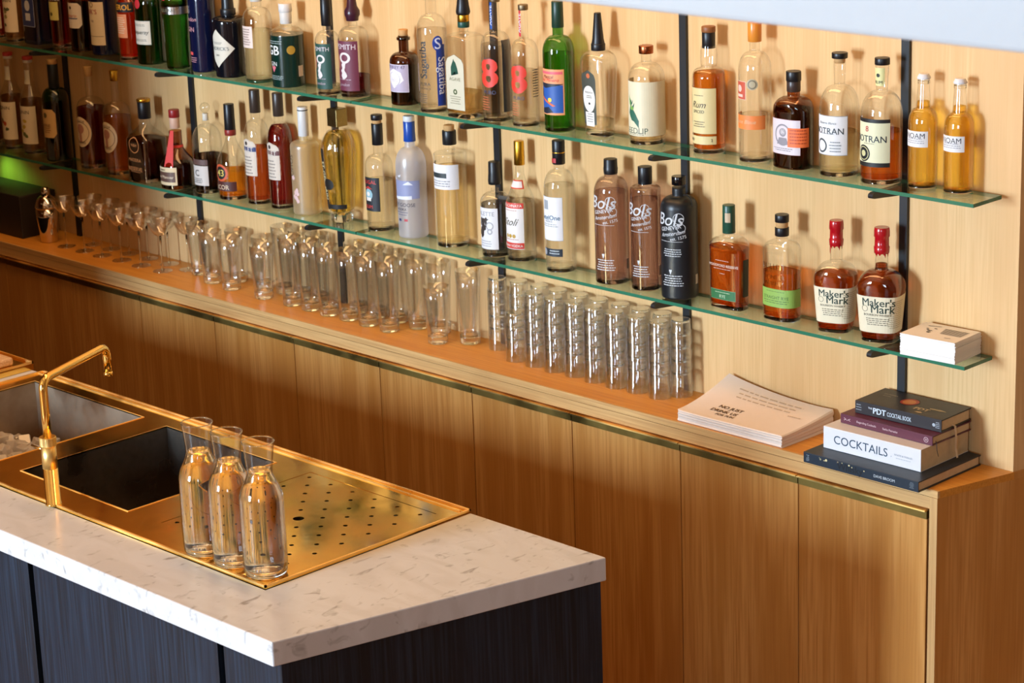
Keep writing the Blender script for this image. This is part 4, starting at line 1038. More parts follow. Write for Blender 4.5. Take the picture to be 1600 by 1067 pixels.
pl = [b.Pl([(-.45, .33), (-.30, .40), (-.2, .47), (-.2, .36), (.05, .44), (-.12, .33), (-.2, .26), (.12, .24), (.30, .19), (.32, .26), (.10, .30), (-.2, .34), (-.35, .31)]),
      b.Pl([(-.1, .28), (.15, .25), (.32, .18), (.28, .27), (.1, .33), (-.1, .38), (-.2, .36)]), b.Pl([(-.42, .50), (-.28, .44), (-.2, .45), (-.25, .40)]), b.Pl([(-.05, .47), (-.22, .43), (-.15, .42)])]
b.label(.10, .655, 3.9, 'dcd4b4', turn=R(18), rough=.5); b.prints('plant_picture', '2c6450', pl, turn=-.05); b.prints('leaf_tips', '7aa850', [b.Pl([(-.42, .52), (-.38, .42), (-.25, .40), (-.3, .45)]), b.Pl([(-.3, .41), (.0, .39), (-.1, .36), (-.28, .37)])], turn=-.05, off=.0009)
b.prints('lettering', '5c6a58', [b.T('SEEDLIP', .155, width=1.55, bold=.0)]); b.prints('fine_print', '948c74', [b.Bars(.13, 2, 1.2, .018)])
b = Bottle('u23', 'rum_bottle', 'clear', dict(zs=.60, zn=.68, rn=.46, zc=.84, k='e', bulge=.14, rt=.44), 'amber rum bottle with a bulging neck, cream label and brown cap').build_body()
b.liquid('dc8428', .64, clear=.35); b.cap(.83, .955, .40, m=BLACKC, name='black_capsule'); b.cap(.955, 1, .42, m=paint('8a5428', .5))
b.label(.17, .53, 2.25, 'd8c890', edge=('8a5c28', .0008), prints=[('script', '5a4a34', [b.T('Rum', .40, height=.05, shear=.4), b.T('SPICED', .345, width=.8)]), ('fine_print', '6a5a40', [b.Bars(.26, 3, .9, .018), b.Bars(.47, 1, .7)]), ('figure', '4a4030', [b.Pl([(-1.0, .24), (-.8, .25), (-.82, .40), (-.72, .44), (-.82, .50), (-.95, .45), (-.9, .36)])])])
b.label(.085, .15, 2.25, 'd8c890', edge=('8a5c28', .0008), name='lower_label', prints=[('lettering', '3a3020', [b.T('NO', .118, height=.022, dx=-.55), b.T('2', .118, height=.022, dx=.85)])])
b = Bottle('u24', 'rum_bottle', 'clear', dict(zs=.66, zn=.79, rn=.32, zc=.88, k='e'), 'clear rum bottle with an orange cap and an orange paper band').build_body()
b.liquid('efe8dc', .34, clear=.6); b.cap(.86, 1, .42, m=paint('e08a30', .3)); b.label(.245, .345, 2.9, 'e8823c', turn=-.1, name='orange_band', prints=[('lettering', 'e8b88c', [b.T('Canne Bleue', .30, width=1.7, shear=.3)])])
b.label(.46, .585, 1.0, 'c0543c', turn=-.42, edge=('dcc8b8', .001), name='red_stamp', prints=[('portrait', 'e0c0b0', [b.D(.535, .22), b.Rc(-.3, .475, .3, .495)])])
b.label(.53, .61, .72, 'b4a888', 'ellipse', turn=R(30), name='round_sticker', prints=[('ring', '7a7058', [b.D(.57, .28, .2)])])
b = Bottle('u25', 'rum_bottle', 'brown', dict(zs=.58, zn=.74, rn=.30, zc=.82, k='e'), 'squat dark brown rum bottle with a portrait label and an orange tag', sect=(2.6, .72)).build_body()
b.liquid('5a2410', .62, clear=.15); b.cap(.79, .90, .33, m=paint('3a2a24', .35), name='neck_seal'); b.cap(.90, 1, .36, m=BLACKC)
b.label(.16, .52, 1.9, 'd4ccd0', turn=-.1, edge=('b4787c', .0006), prints=[('portrait', '8c8890', [b.D(.36, .52, .44, sx=.9), b.D(.385, .20), b.Pl([(-.35, .26), (.35, .26), (.22, .33), (-.22, .33)])]), ('portrait_face', 'c8c4c8', [b.D(.39, .14)]), ('fine_print', '7a7480', [b.Bars(.215, 2, 1.2, .02)])])
b.label(.24, .44, .9, 'e87034', turn=R(50), off=.0009, name='orange_tag', prints=[('tag_lettering', 'b04018', [b.Bars(.41, 5, .7, .033)])])
b = Bottle('u26', 'rum_bottle', 'clear', dict(zs=.53, zn=.74, rn=.27, zc=.92, k='e', rt=.31), 'clear white-rum bottle with a black stopper and a silver-edged white label').build_body()
b.liquid('e4dcbc', .36, clear=.5); b.cap(.955, 1, .40, m=BLACKC, name='stopper'); b.cap(.915, .955, .27, .29, CORK, name='cork')
b.label(.19, .505, 2.1, 'e0e0e0', edge=('9a9a98', .0014), prints=[('lettering', '26343c', [b.T('BOTRAN', .385, width=1.75, bold=.01)]), ('script', '7c8488', [b.T('Reserva Blanca', .45, width=1.0, shear=.3), b.Bars(.36, 1, .8), b.Bars(.29, 4, .7, .025, dx=.45)]), ('round_seal', '4a5458', [b.D(.26, .36, .27, dx=-.35)])])
b = Bottle('u27', 'rum_bottle', 'clear', dict(zs=.53, zn=.74, rn=.27, zc=.94, k='e', rt=.33), 'aged rum bottle with a pale yellow label and a red figure eight').build_body()
b.liquid('cc6c28', .42, clear=.35); b.cap(.945, 1, .36, m=BLACKC, name='stopper')
b.label(.78, .925, 1.9*.33, 'dcd898', name='neck_label', off=.0007, prints=[('neck_mark', '2c3028', [b.D(.865, .09), b.T('RUM', .81, width=.4)])])
b.label(.185, .505, 2.1, 'dcdab4', edge=('1c1a18', .0001), prints=[('lettering', '243038', [b.T('BOTRAN', .375, width=1.75, bold=.01)]), ('figure_eight', 'b83434', [b.T('8', .455, height=.045, dx=-.1)]), ('round_seal', '1c1c1c', [b.D(.255, .40, dx=-.32)]), ('fine_print', '8c8a70', [b.Bars(.335, 1, .8)])])
b.label(.505, .535, 2.1, '1c1a18', name='label_top_band'); b.label(.15, .185, 2.1, '1c1a18', name='label_bottom_band'); b.prints('seal_ring', 'c8c490', [b.D(.255, .33, .29, dx=-.32), b.D(.255, .15, dx=-.32)], off=.0011)
for key, lab in (('u28', 'small golden beer bottle with a white crown cap, the left of the pair'), ('u29', 'small golden beer bottle with a white crown cap, the right one at the shelf end')):
    b = Bottle(key, 'beer_bottle', 'clear', dict(zs=.56, zn=.70, rn=.50, zc=.96, k='e', rt=.36), lab, group='golden beer bottles at the right end of the upper shelf').build_body()
    b.liquid('fdd660', .76, clear=.5, base=.03)
    b.cap(.955, 1, .44, .34, paint('d8d8da', .4), name='crown_cap', mid=[(.3, .45), (.55, .40)])
    b.cap(.915, .945, .41, m=GLASS, name='glass_ring')
    b.label(.375, .515, 1.9, 'e2e0de', prints=[('lettering', '2c2c34', [b.T('NOAM', .475, width=1.45, bold=.0)]), ('fine_print', '9a98a0', [b.Bars(.445, 3, 1.4, .018)])])
    V, F = [], []
    b.prints('flutes', GL['clear'], [b.Rc(-1.2 + .2*i, .05, -1.13 + .2*i, .36) for i in range(20)], off=.0005, turn=.3)
#@@@
# ---- lower shelf
b = Bottle('l3', 'wine_bottle', 'dgreen', dict(zs=.58, zn=.72, rn=.38, zc=.78, k='e'), 'near-black wine bottle with a cork, a long capsule and a tan label').build_body()
b.liquid('14100a', .56, clear=.1); b.cap(.70, .95, .40, m=paint('161a1c', .4), name='capsule'); b.cap(.95, 1, .38, m=CORK, name='cork')
b.label(.24, .52, 1.8, 'c8a46c', 'octagon', edge=('8a6a3c', .0006), prints=[('crest', '5a5434', [b.D(.46, .2)]), ('lettering', '6a4828', [b.T('WINE', .36, width=.9), b.Bars(.33, 3, .9, .02)])])
for key, liq, lv, lab, capm in (('l4', '7c1818', .60, 'dark red vermouth bottle with a big round cream label and a cork', CORK), ('l5', 'd89040', .56, 'golden vermouth bottle with a big round white label and a gilt stopper', GOLD)):
    b = Bottle(key, 'vermouth_bottle', 'clear', dict(zs=.56, zn=.70, rn=.26, zc=.90, k='e'), lab).build_body()
    b.liquid(liq, lv, clear=.3 if key == 'l4' else .5); b.cap(.90, 1, .27, .31, capm, name='cork' if key == 'l4' else 'stopper')
    b.label(.22, .52, 1.75, 'd8c8a8', 'ellipse', edge=('5a4030', .0006), prints=[('ring', '6a5444', [b.D(.37, .72, .68, sx=1.0)]), ('flower_picture', 'a87868', [b.D(.40, .34), b.Rc(-.12, .27, .12, .36)]), ('lettering', '4a3830', [b.T('COCCHI', .475, width=.8), b.T('TORINO', .265, width=.8)])])
b = Bottle('l6', 'amaretto_bottle', 'clear', dict(b0=1.0, zs=.08, zn=.60, rn=.62, zc=.78, k='c'), 'square tapered dark liqueur decanter with a gilt-topped black cap', sect=(5, .9))
b.sh = dict(b0=1.0, zs=.50, zn=.72, rn=.30, zc=.80, k='s'); b.build_body()
b.liquid('4a1c14', .52, clear=.15); b.cap(.76, .965, .37, m=BLACKC); b.cap(.965, 1, .40, m=GOLD, name='gilt_top')
b.prints('gold_lettering', 'c88a54', [b.D(.46, .46, .41), b.T('H&H', .46, width=.5, bold=.02), b.T('MADEIRA', .28, width=1.1), b.T('RESERVE', .17, width=1.2), b.Bars(.13, 1, 1.1)])
b = Bottle('l7', 'orange_liqueur_bottle', 'brown', dict(zs=.28, zn=.56, rn=.36, zc=.72, k='s', bp=1), 'round-bellied brown liqueur bottle with a red ribbon and seal').build_body()
b.sh['zn'] = .56; b.liquid('501c0c', .30, clear=.15); b.cap(.76, .92, .29, m=paint('d0a890', .5), name='neck_band'); b.cap(.90, 1, .31, m=paint('8c1a1c', .4))
b.label(.06, .29, 1.9, 'd8c49c', prints=[('dark_panel', '5c4034', [b.Rc(-.85, .10, .85, .23)]), ('lettering', '3c2c20', [b.T('Liqueur', .255, height=.03)])], turn=-.1)
b.prints('panel_lettering', 'e0ccb0', [b.T('Grand Marnier', .165, width=1.5, bold=.01)], turn=-.1, off=.0011)
RIB = paint('c82c20', .45)
b.wrap('ribbon', *merge2d([b.Rc(-.10, .30, .12, .74), b.Rc(-1.1, .52, 1.1, .55)]), m=RIB, off=.0012, turn=R(20))
b = Bottle('l8', 'liqueur_bottle', 'clear', dict(zs=.55, zn=.76, rn=.22, zc=.80, k='e'), 'clear dome-shouldered bottle half full of dark liqueur with a white C label').build_body()
b.liquid('180c0a', .42, clear=.05); b.cap(.80, .88, .20, m=paint('d8d0c0', .5), name='neck_band')
lathe('glass_stopper', [(.10*b.r, .88*b.h), (.22*b.r, .90*b.h), (.34*b.r, .935*b.h), (.34*b.r, .96*b.h), (.2*b.r, .99*b.h), (.05*b.r, 1.0*b.h)], GL['clear'], b.t, seg=24)
b.label(.10, .32, 1.7, 'c8c0b8', prints=[('lettering', '3a3430', [b.T('C', .24, height=.07), b.Bars(.17, 3, 1.0, .02)])]); b.label(.33, .39, 1.7, '5a4038', name='upper_band')
b = Bottle('l9', 'vanilla_liqueur_bottle', 'clear', dict(zs=.36, zn=.66, rn=.32, zc=.74, k='s'), 'clear flared bottle of golden liqueur with a long black cap').build_body()
b.liquid('e89828', .30, clear=.45); b.cap(.66, .985, .36, .34, BLACKC); b.cap(.66, .72, .37, m=paint('8a2c24', .4), name='red_ring')
b.label(.10, .20, 2.2, '4c2018', prints=[('lettering', 'd8c0a0', [b.T('LICOR', .14, width=1.2)])]); b.label(.20, .38, 1.15, 'c8542c', 'ellipse', off=.0008, name='round_label', prints=[('black_disc', '1a1814', [b.D(.29, .42)])])
b.prints('numeral', 'd8c060', [b.T('43', .29, height=.07, bold=.03)], off=.0015)
for key, liq, lv, band, lab in (('l10', 'b85828', .50, '283468', 'wine aperitif bottle with an arched white label and a blue band'), ('l11', '80181c', .72, '5c2c2c', 'dark red aperitif bottle with an arched white label and a brown band')):
    b = Bottle(key, 'aperitif_bottle', 'clear', dict(zs=.56, zn=.74, rn=.36, zc=.80, k='e'), lab).build_body()
    b.liquid(liq, lv, clear=.3); b.cap(.80, 1, .42, m=paint('3c3028', .35), name='capsule')
    b.label(.26, .585, 1.75, 'd0c4b4', 'arch', turn=-.1, prints=[('band', band, [b.Rc(-.87, .475, .87, .515)]), ('crest', '3c3430', [b.D(.545, .15)]), ('script', '8a8078', [b.Bars(.42, 6, 1.1, .028)])])
    b.prints('lettering', 'd8d0c4', [b.T('LILLET', .495, width=1.3, bold=.02)], turn=-.1, off=.0011)
b = Bottle('l12', 'liqueur_bottle', 'frostw', dict(zs=.60, zn=.68, rn=.30, zc=.76, k='q'), 'frosted straight bottle of pale yellow liqueur with a white cap and blossom print').build_body()
b.liquid('f0dc9c', .62, clear=.7); b.cap(.72, .99, .37, .36, paint('dcdad8', .4)); b.cap(.955, .965, .375, m=BLACKC, name='cap_line')
rnd = random.Random(9); b.prints('blossom_print', 'd8b8b4', [blob(rnd.uniform(-.3, .3)*b.r, rnd.uniform(.12, .36)*b.h, .14*b.r, .022*b.h, rnd) for _ in range(9)]); b.prints('lettering', '5c5448', [b.T('SOHO', .46, width=.20*b.h/b.r, rot=-pi/2, dx=-.35)])
b = Bottle('l13', 'elderflower_liqueur_bottle', 'clear', dict(b0=.62, zs=.62, zn=.82, rn=.32, zc=.83, k='e', bp=.8), 'fluted golden elderflower liqueur bottle with a brass block stopper', seg=64)
b.sh['punt'] = 0
prof = [(b.R_(f)*b.r, f*b.h) for f in b.fr(.84)]
lathe('glass_body', prof, GL['clear'], b.t, seg=64, cap1=False, mod=lambda a, z: 1 + .05*cos(a*8)*min(1, z/(.2*b.h))*(1 if z < .6*b.h else max(0, 1-(z/b.h-.6)/.2)))
pr = [((b.R_(f)*b.r*.93-.001), f*b.h) for f in b.fr(.79, .10)]
lathe('liquid', pr, mat('liquid_gold', liquid_mat('fbe070', .5)), b.t, seg=64, mod=lambda a, z: 1 + .05*cos(a*8))
lathe('glass_foot', [(b.r*.52, .0005), (b.r*.60, .004), (b.r*.60, .02), (b.r*.50, .026)], GLASS, b.t, seg=48, mod=lambda a, z: 1 + .05*cos(a*8))
o = box('block_stopper', (-.42*b.r, -.42*b.r, .845*b.h), (.42*b.r, .42*b.r, b.h), metal('bronze_stopper', '8a7a50', .25), b.t, bev=.002)
b.label(.12, .66, .32, '1c1a18', turn=-.35, off=.003, name='vertical_band', prints=[('lettering', 'dcd0a0', [b.T('ST-GERMAIN', .38, width=.34*b.h/b.r, rot=-pi/2)])])
b.label(.13, .17, 2.0, '1c1a18', turn=-.1, off=.003, name='lower_band'); b.label(.30, .40, .7, '14120e', 'ellipse', turn=.0, off=.0036, name='black_medallion')
b = Bottle('l14', 'rum_bottle', 'clear', dict(zs=.54, zn=.66, rn=.33, zc=.76, k='e'), 'clear rum bottle with a gold-edged black label and red letters').build_body()
b.liquid('ece8d8', .44, clear=.5); b.cap(.74, .925, .40, m=BLACKC, name='capsule'); b.cap(.925, .96, .33, m=CORK, name='cork'); b.cap(.955, 1, .41, m=BLACKC, name='stopper')
b.label(.18, .475, 1.85, '1a1c22', turn=-.1, edge=('b89a44', .0012), prints=[('lettering', 'c83c34', [b.T('BRUGAL', .435, width=1.4, bold=.02), b.T('RUM', .22, width=.7)]), ('oval_scene', '8cb4c0', [b.D(.325, .42, sx=.9)]), ('red_roof', 'b83c38', [b.Pl([(-.4, .375), (0, .40), (.4, .375)])])])
b.prints('figure', 'e0dcd4', [b.D(.33, .16), b.Rc(-.25, .27, .25, .30)], turn=-.1, off=.0011)
b = Bottle('l15', 'vodka_bottle', 'frost', dict(zs=.58, zn=.74, rn=.34, zc=.80, k='e', b0=.96), 'frosted vodka bottle with a blue landscape and a blue capsule').build_body()
b.liquid('dcdfe8', .6, clear=.6); b.cap(.79, .955, .40, .38, paint('1c4aa4', .3), name='capsule', mid=[(.5, .37)]); b.cap(.955, 1, .37, m=paint('dcdcdc', .4), name='white_top')
b.label(.335, .485, 2.7, '8c94b8', name='sea_picture', rough=.5); b.prints('birds_and_clouds', 'dce0ea', [b.Pl([(-.9, .345), (-.3, .33), (.4, .345), (.8, .36), (.8, .33), (-.9, .325)]), b.Pl([(-.7, .50), (-.6, .51), (-.3, .49), (-.5, .485), (-.68, .535)]), b.Pl([(-.2, .52), (.0, .51), (.1, .535)]), b.Pl([(.2, .45), (.6, .48), (.9, .45), (.5, .455)])], off=.0009)
b.prints('lettering', '2c3450', [b.T('GREY GOOSE', .283, width=2.0, bold=.0), b.T('VODKA', .245, width=.8)]); b.prints('flag_mark', 'b83c44', [b.Rc(.2, .145, .45, .165)]); b.prints('flag_blue', '283868', [b.Rc(-.3, .145, -.05, .165)]); b.prints('fine_print', '6a7088', [b.Bars(.215, 2, 1.0, .02)])
b = Bottle('l16', 'mineral_spirit_bottle', 'clear', dict(zs=.755, zn=.785, rn=.30, zc=.80, k='q'), 'clear flat-shouldered bottle with a plain white label and black band').build_body()
b.liquid('f2e4c0', .66, clear=.6); b.cap(.84, .955, .42, m=BLACKC, name='black_capsule'); b.cap(.955, 1, .32, m=CORK, name='cork')
b.label(.49, .695, 2.6, 'e2e2e4', turn=.0, prints=[('black_band', '2c3438', [b.Rc(-.9, .585, .55, .625)]), ('fine_print', '8c8c94', [b.Bars(.555, 3, 1.6, .02)])])
b = Bottle('l17', 'gin_bottle', 'clear', dict(zs=.56, zn=.68, rn=.25, zc=.71, k='e'), 'gin bottle with a black stopper, bluish glass and a white engraved label').build_body()
b.liquid('a8acb4', .56, clear=.5); b.cap(.76, 1, .42, .38, BLACKC, mid=[(.15, .44), (.5, .40)], name='stopper'); b.label(.1, .60, 1.2, '2a3038', turn=R(180), name='dark_back_label', off=-.001)
rnd = random.Random(2); b.label(.09, .53, 1.95, 'e0e0e2', turn=-.05, prints=[('lettering', '8c8c94', [b.T('PALETTE', .47, width=1.5, bold=.0)]), ('engraving', '3c3430', [blob(rnd.uniform(-.5, .1)*b.r, rnd.uniform(.24, .40)*b.h, .22*b.r, .04*b.h, rnd, j=.6) for _ in range(7)]), ('grey_figure', 'a8a8ac', [b.D(.34, .28, .2, dx=.4), b.D(.28, .2, .1, dx=.4)]), ('fine_print', 'a0a0a8', [b.Bars(.17, 3, 1.2, .025)])])
b = Bottle('l18', 'vodka_bottle', 'clear', dict(zs=.44, zn=.76, rn=.28, zc=.80, k='s', bp=1), 'vodka bottle with a gold capsule and a red and white label').build_body()
b.liquid('eeeae2', .5, clear=.6); b.cap(.80, 1, .36, .34, GOLD, name='capsule')
b.label(.11, .50, 2.0, 'e4e0dc', turn=-.05, prints=[('red_band', 'd03c2c', [b.Rc(-.99, .115, .99, .165)]), ('red_band', 'd03c2c', [b.Rc(-.99, .455, .99, .50)]), ('script', '5c5440', [b.T('Stoli', .34, height=.06, shear=.5)]), ('gold_medals', 'b89434', [b.D(.22, .13, dx=-.3), b.D(.22, .13, dx=0), b.D(.22, .13, dx=.3)]), ('fine_print', 'b4705c', [b.Bars(.435, 1, 1.3), b.Bars(.19, 1, 1.3)])])
b.prints('band_lettering', 'ece4dc', [b.T('STOLICHNAYA', .478, width=1.8, bold=.03), b.T('RUSSIAN VODKA', .14, width=1.8, bold=.03)], turn=-.05, off=.0012)
b.label(.61, .68, 1.1, 'd4462c', 'rect', turn=.1, name='neck_label', off=.0008); b.prints('neck_label_centre', 'e8dcd8', [b.Rc(-.45, .62, .45, .67)], turn=.1, off=.0012)
b = Bottle('l19', 'vodka_bottle', 'clear', dict(zs=.62, zn=.78, rn=.32, zc=.82, k='e', b0=.97), 'clear vodka bottle with a white label, blue script and a black band').build_body()
b.liquid('ecebe4', .66, clear=.6); b.cap(.82, 1, .40, m=BLACKC, name='capsule'); b.cap(.905, .915, .405, m=GOLD, name='gold_line'); b.prints('red_seal', 'b02c30', [b.Rc(-.12, .835, .12, .87)], off=.006)
b.label(.255, .585, 1.9, 'e4e4e6', turn=-.05, edge=('a8b0b4', .0008), prints=[('lettering', '2c6484', [b.T('KetelOne', .43, width=1.6, bold=.03)]), ('crest', '9ca4ac', [b.Rc(-.45, .49, 0, .56)]), ('fine_print', '8c9498', [b.T('VODKA', .40, width=.6), b.Bars(.375, 2, 1.4, .015)])])
b.label(.13, .19, 1.7, '26303a', turn=.0, name='lower_band', prints=[('seal', '9aa0a8', [b.D(.16, .22, dx=-.5)]), ('band_lettering', 'c0c8cc', [b.Bars(.17, 2, .8, .02, dx=.3)])])
for key, gl_, lab in (('l20', 'smoke', 'tall smoky brown genever bottle with white script, the left of two'), ('l21', 'smoke', 'slimmer smoky genever bottle with white script, beside the black ceramic one'), ('l22', 'stone', 'matte black ceramic genever bottle with white script and a beaded chain')):
    shp = dict(zs=.72, zn=.86, rn=.38, zc=.88, k='e') if key == 'l20' else (dict(zs=.80, zn=.85, rn=.44, zc=.87, k='q') if key == 'l21' else dict(zs=.74, zn=.84, rn=.36, zc=.90, k='e'))
    b = Bottle(key, 'genever_bottle', gl_, shp, lab).build_body()
    if key != 'l22': b.liquid('dcc8c4', .74, clear=.6)
    if key == 'l20': b.cap(.88, 1, .40, .39, BLACKC, mid=[(.4, .42), (.45, .40)])
    elif key == 'l21': b.cap(.86, 1, .46, m=BLACKC)
    else: b.cap(.93, 1, .38, m=paint('0c0c0e', .15), name='stopper')
    W = 'c8ccd0'
    sw = [disk2d(.28*b.r, .68*b.h, .30*b.r, .27*b.r), disk2d(.42*b.r, .60*b.h, .24*b.r, .21*b.r), disk2d(-.35*b.r, .755*b.h, .42*b.r, .39*b.r, sx=1.6), disk2d(-.1*b.r, .49*b.h, .5*b.r, .475*b.r, sx=1.7)]
    b.prints('lettering', W, [b.T('Bols', .67, height=.10, bold=.02, shear=.25, dx=-.25), b.T('GENEVER', .60, width=1.25, bold=.04, shear=.1, rot=.2, dx=-.2), b.T('Amsterdam', .555, width=1.5, bold=.03, shear=.4, rot=.2, dx=-.1), b.T('est. 1575', .52, width=.9, bold=.02, rot=.2, dx=.25)], turn=.40)
    b.prints('flourishes', W, sw[:2] + [b.Rc(-.9, .487, .5, .490)], turn=.40)
    b.prints('fine_print', W, [b.Bars(.20, 5, 1.3, .02, dx=-.1), b.Pl([(-.28, .245), (-.2, .215), (-.12, .245), (-.12, .255), (-.28, .255)])] + ([b.Bars(.42, 4, 1.1, .018, dx=-.1)] if key == 'l22' else []), turn=.40)
    b.prints('barcode', 'b0a89c' if key == 'l22' else '5a4a48', [b.Rc(-.12, .12, .14, .20)], turn=R(104))
    if key == 'l22':
        ch = [(cos(a)*b.r*.55 + b.r*.55, 0, b.h*.78 + sin(a)*b.h*.075) for a in [pi*.95 - i*pi*1.1/22 for i in range(23)]]
        V, F = [], []
        for (x, y, z) in ch:
            v, f = lathe_data([(.0004, z-.0018), (.0015, z-.0009), (.0018, z), (.0015, z+.0009), (.0004, z+.0018)], seg=8)
            k = len(V); V += [(px + x*.8 + .004, py*.9 - .002 + 0*y, pz) for px, py, pz in v]; F += [tuple(i+k for i in q) for q in f]
        link_mesh('beaded_chain', V, F, BLACKC, b.t, smooth=True)
b = Bottle('l23', 'whiskey_bottle', 'clear', dict(zs=.56, zn=.70, rn=.27, zc=.74, k='e', b0=.96), 'broad flat amber whiskey bottle with a dark green cap and white print', sect=(3.2, .5)).build_body()
b.liquid('c4621e', .60, clear=.3); b.cap(.73, 1, .29, .28, paint('1f4a38', .35)); b.prints('cap_window', 'c8b090', [b.Rc(-.12, .84, .12, .93)], off=.001, turn=.5)
b.prints('lettering', 'd8c8b8', [b.T('WOODFORD RESERVE', .43, width=1.7, bold=.02)]); b.prints('fine_print', 'c8b0a0', [b.Bars(.475, 1, .9), b.Bars(.395, 1, 1.4), b.Bars(.35, 1, .3)])
b.label(.10, .19, 1.4, '2c6a3c', name='green_label', edge=('8ab088', .0006), prints=[('green_label_lettering', 'b8d0a8', [b.Bars(.165, 1, 1.1), b.T('RYE', .13, height=.03), ])]); b.label(.14, .5, .18, '242c20', turn=R(88), name='side_strip')
b = Bottle('l24', 'whiskey_bottle', 'clear', dict(zs=.64, zn=.76, rn=.29, zc=.82, k='e'), 'rye whiskey bottle with a black cork top and a bright green label', sect=(2.6, .68)).build_body()
b.liquid('d0702a', .47, clear=.35); b.cap(.80, .88, .35, m=BLACKC, name='black_collar'); b.cap(.88, .94, .31, m=CORK, name='cork'); b.cap(.93, 1, .35, m=BLACKC, name='stopper')
b.label(.145, .315, 3.0, '8cb050', edge=('6a8c38', .0006), turn=.1, prints=[('lettering', '44602c', [b.T('STRAIGHT RYE', .235, width=1.5, bold=.0)]), ('fine_print', '5a7838', [b.Bars(.29, 1, 1.2), b.Bars(.20, 2, 1.6, .02)])])
b.prints('embossed_lettering', mat('embossed_glass', thin_glass('e8e4dc', 'b8b4ac', gloss=.35)), [b.T('BULLEIT', .53, width=1.4, bold=.01), b.T('FRONTIER', .43, width=1.3, bold=.01), b.T('WHISKEY', .37, width=1.2, bold=.01)])
for key, lab, lv in (('l25', 'square bourbon bottle with dripping red wax, part empty, the left of the two', .52), ('l26', 'square bourbon bottle with dripping red wax and whiskey up in its neck, the right one', .68)):
    b = Bottle(key, 'bourbon_bottle', 'clear', dict(b0=.80, zs=.47, zn=.63, rn=.30, zc=.78, k='e', bp=.9, rt=.27), lab, sect=(3.2, .86), rz=.30).build_body()
    b.liquid('b04c1a' if key == 'l25' else 'a8481a', lv, clear=.25, base=.04)
    b.cap(.775, 1, .33, .32, WAXRED, name='red_wax', mid=[(.25, .34), (.28, .31), (.62, .31), (.66, .345), (.9, .335)])
    rnd = random.Random(11 if key == 'l25' else 5); V, F = [], []; n = 40
    dr_ = []
    for i in range(n): 
        d = .02 + .012*sin(i*1.3) + (.075 if (key == 'l25' and i in (21, 24)) else (.03 if i % 9 == 0 else 0)); dr_.append(d)
    for j in range(5):
        for i in range(n):
            f = .79 - dr_[i]*j/4; rr_ = (b.R_(max(f, .64))*b.r + .0016*(1 - (j/4)**3) + .0002); a = 2*pi*i/n
            V.append((rr_*cos(a), rr_*sin(a), f*b.h))
    F = [(j*n+i, j*n+(i+1) % n, (j+1)*n+(i+1) % n, (j+1)*n+i) for j in range(4) for i in range(n)]
    link_mesh('wax_drips', V, F, WAXRED, b.t, smooth=True)
    b.label(.10, .425, 3.35, 'e4d8b8', turn=R(22), rough=.6)
    b.prints('lettering', '26382c', [b.T("Maker's", .375, width=1.45, bold=.03, dx=.05), b.T('Mark', .315, width=1.05, bold=.03, dx=.25)], turn=.12)
    b.prints('fine_print', '6c6450', [b.T('BOURBON WHISKY', .262, width=1.2), b.Bars(.225, 4, 1.2, .018), b.D(.315, .14, .12, dx=-.55)], turn=.12)
    b.prints('side_print', 'b4a480', [b.Bars(.38, 14, .75, .018)], turn=R(62))

# ------------------------------------------------------------------ card stack, papers, books
def slab(name, x0, y0, x1, y1, z0, z1, yaw, label, cat):
    t = empty(name, ((x0+x1)/2, (y0+y1)/2, z0), yaw, label, cat); return t, (x1-x0)/2, (y1-y0)/2, z1-z0
t, a, c, h = slab('card_stack', -2.775, -.122, -2.633, -.012, ZL+.0004, ZL+.0504, .06, 'thick stack of white printed cards at the right end of the lower glass shelf', 'cards')
rnd = random.Random(8); V, F = [], []; NL = 22
for i in range(NL):
    j = [rnd.uniform(-.0012, .0012) for _ in range(3)]; z0 = h*i/NL; z1 = h*(i+1)/NL; k = len(V)
    V += [(x+j[0], y+j[1], z) for z in (z0, z1) for x, y in ((-a, -c), (a, -c), (a, c), (-a, c))]
    F += [tuple(k+q for q in f) for f in ((3, 2, 1, 0), (4, 5, 6, 7), (0, 1, 5, 4), (1, 2, 6, 5), (2, 3, 7, 6), (3, 0, 4, 7))]
link_mesh('cards', V, F, mat('card_edges', P('ebe6e0', .8, noise=.05)), t)
ln = [poly2d([(-.005+i*.0015, .028-i*.006), (.058, .028-i*.006), (.058, .026-i*.006), (-.005+i*.0015, .026-i*.006)]) for i in range(7)]
rnd = random.Random(3)
ln += [blob(-.028 + rnd.uniform(-.012, .012), rnd.uniform(-.02, .02), .004, .002, rnd) for _ in range(8)] + [poly2d([(-.05, .030), (-.02, .038), (-.02, .036), (-.05, .028)]), poly2d([(.03, -.035), (.045, -.033), (.045, -.031), (.03, -.033)])]
flat_text('striped_print', ln, (0, 0, h), (1, 0, 0), (0, 1, 0), paint('3a342e', .7), t, .0006)
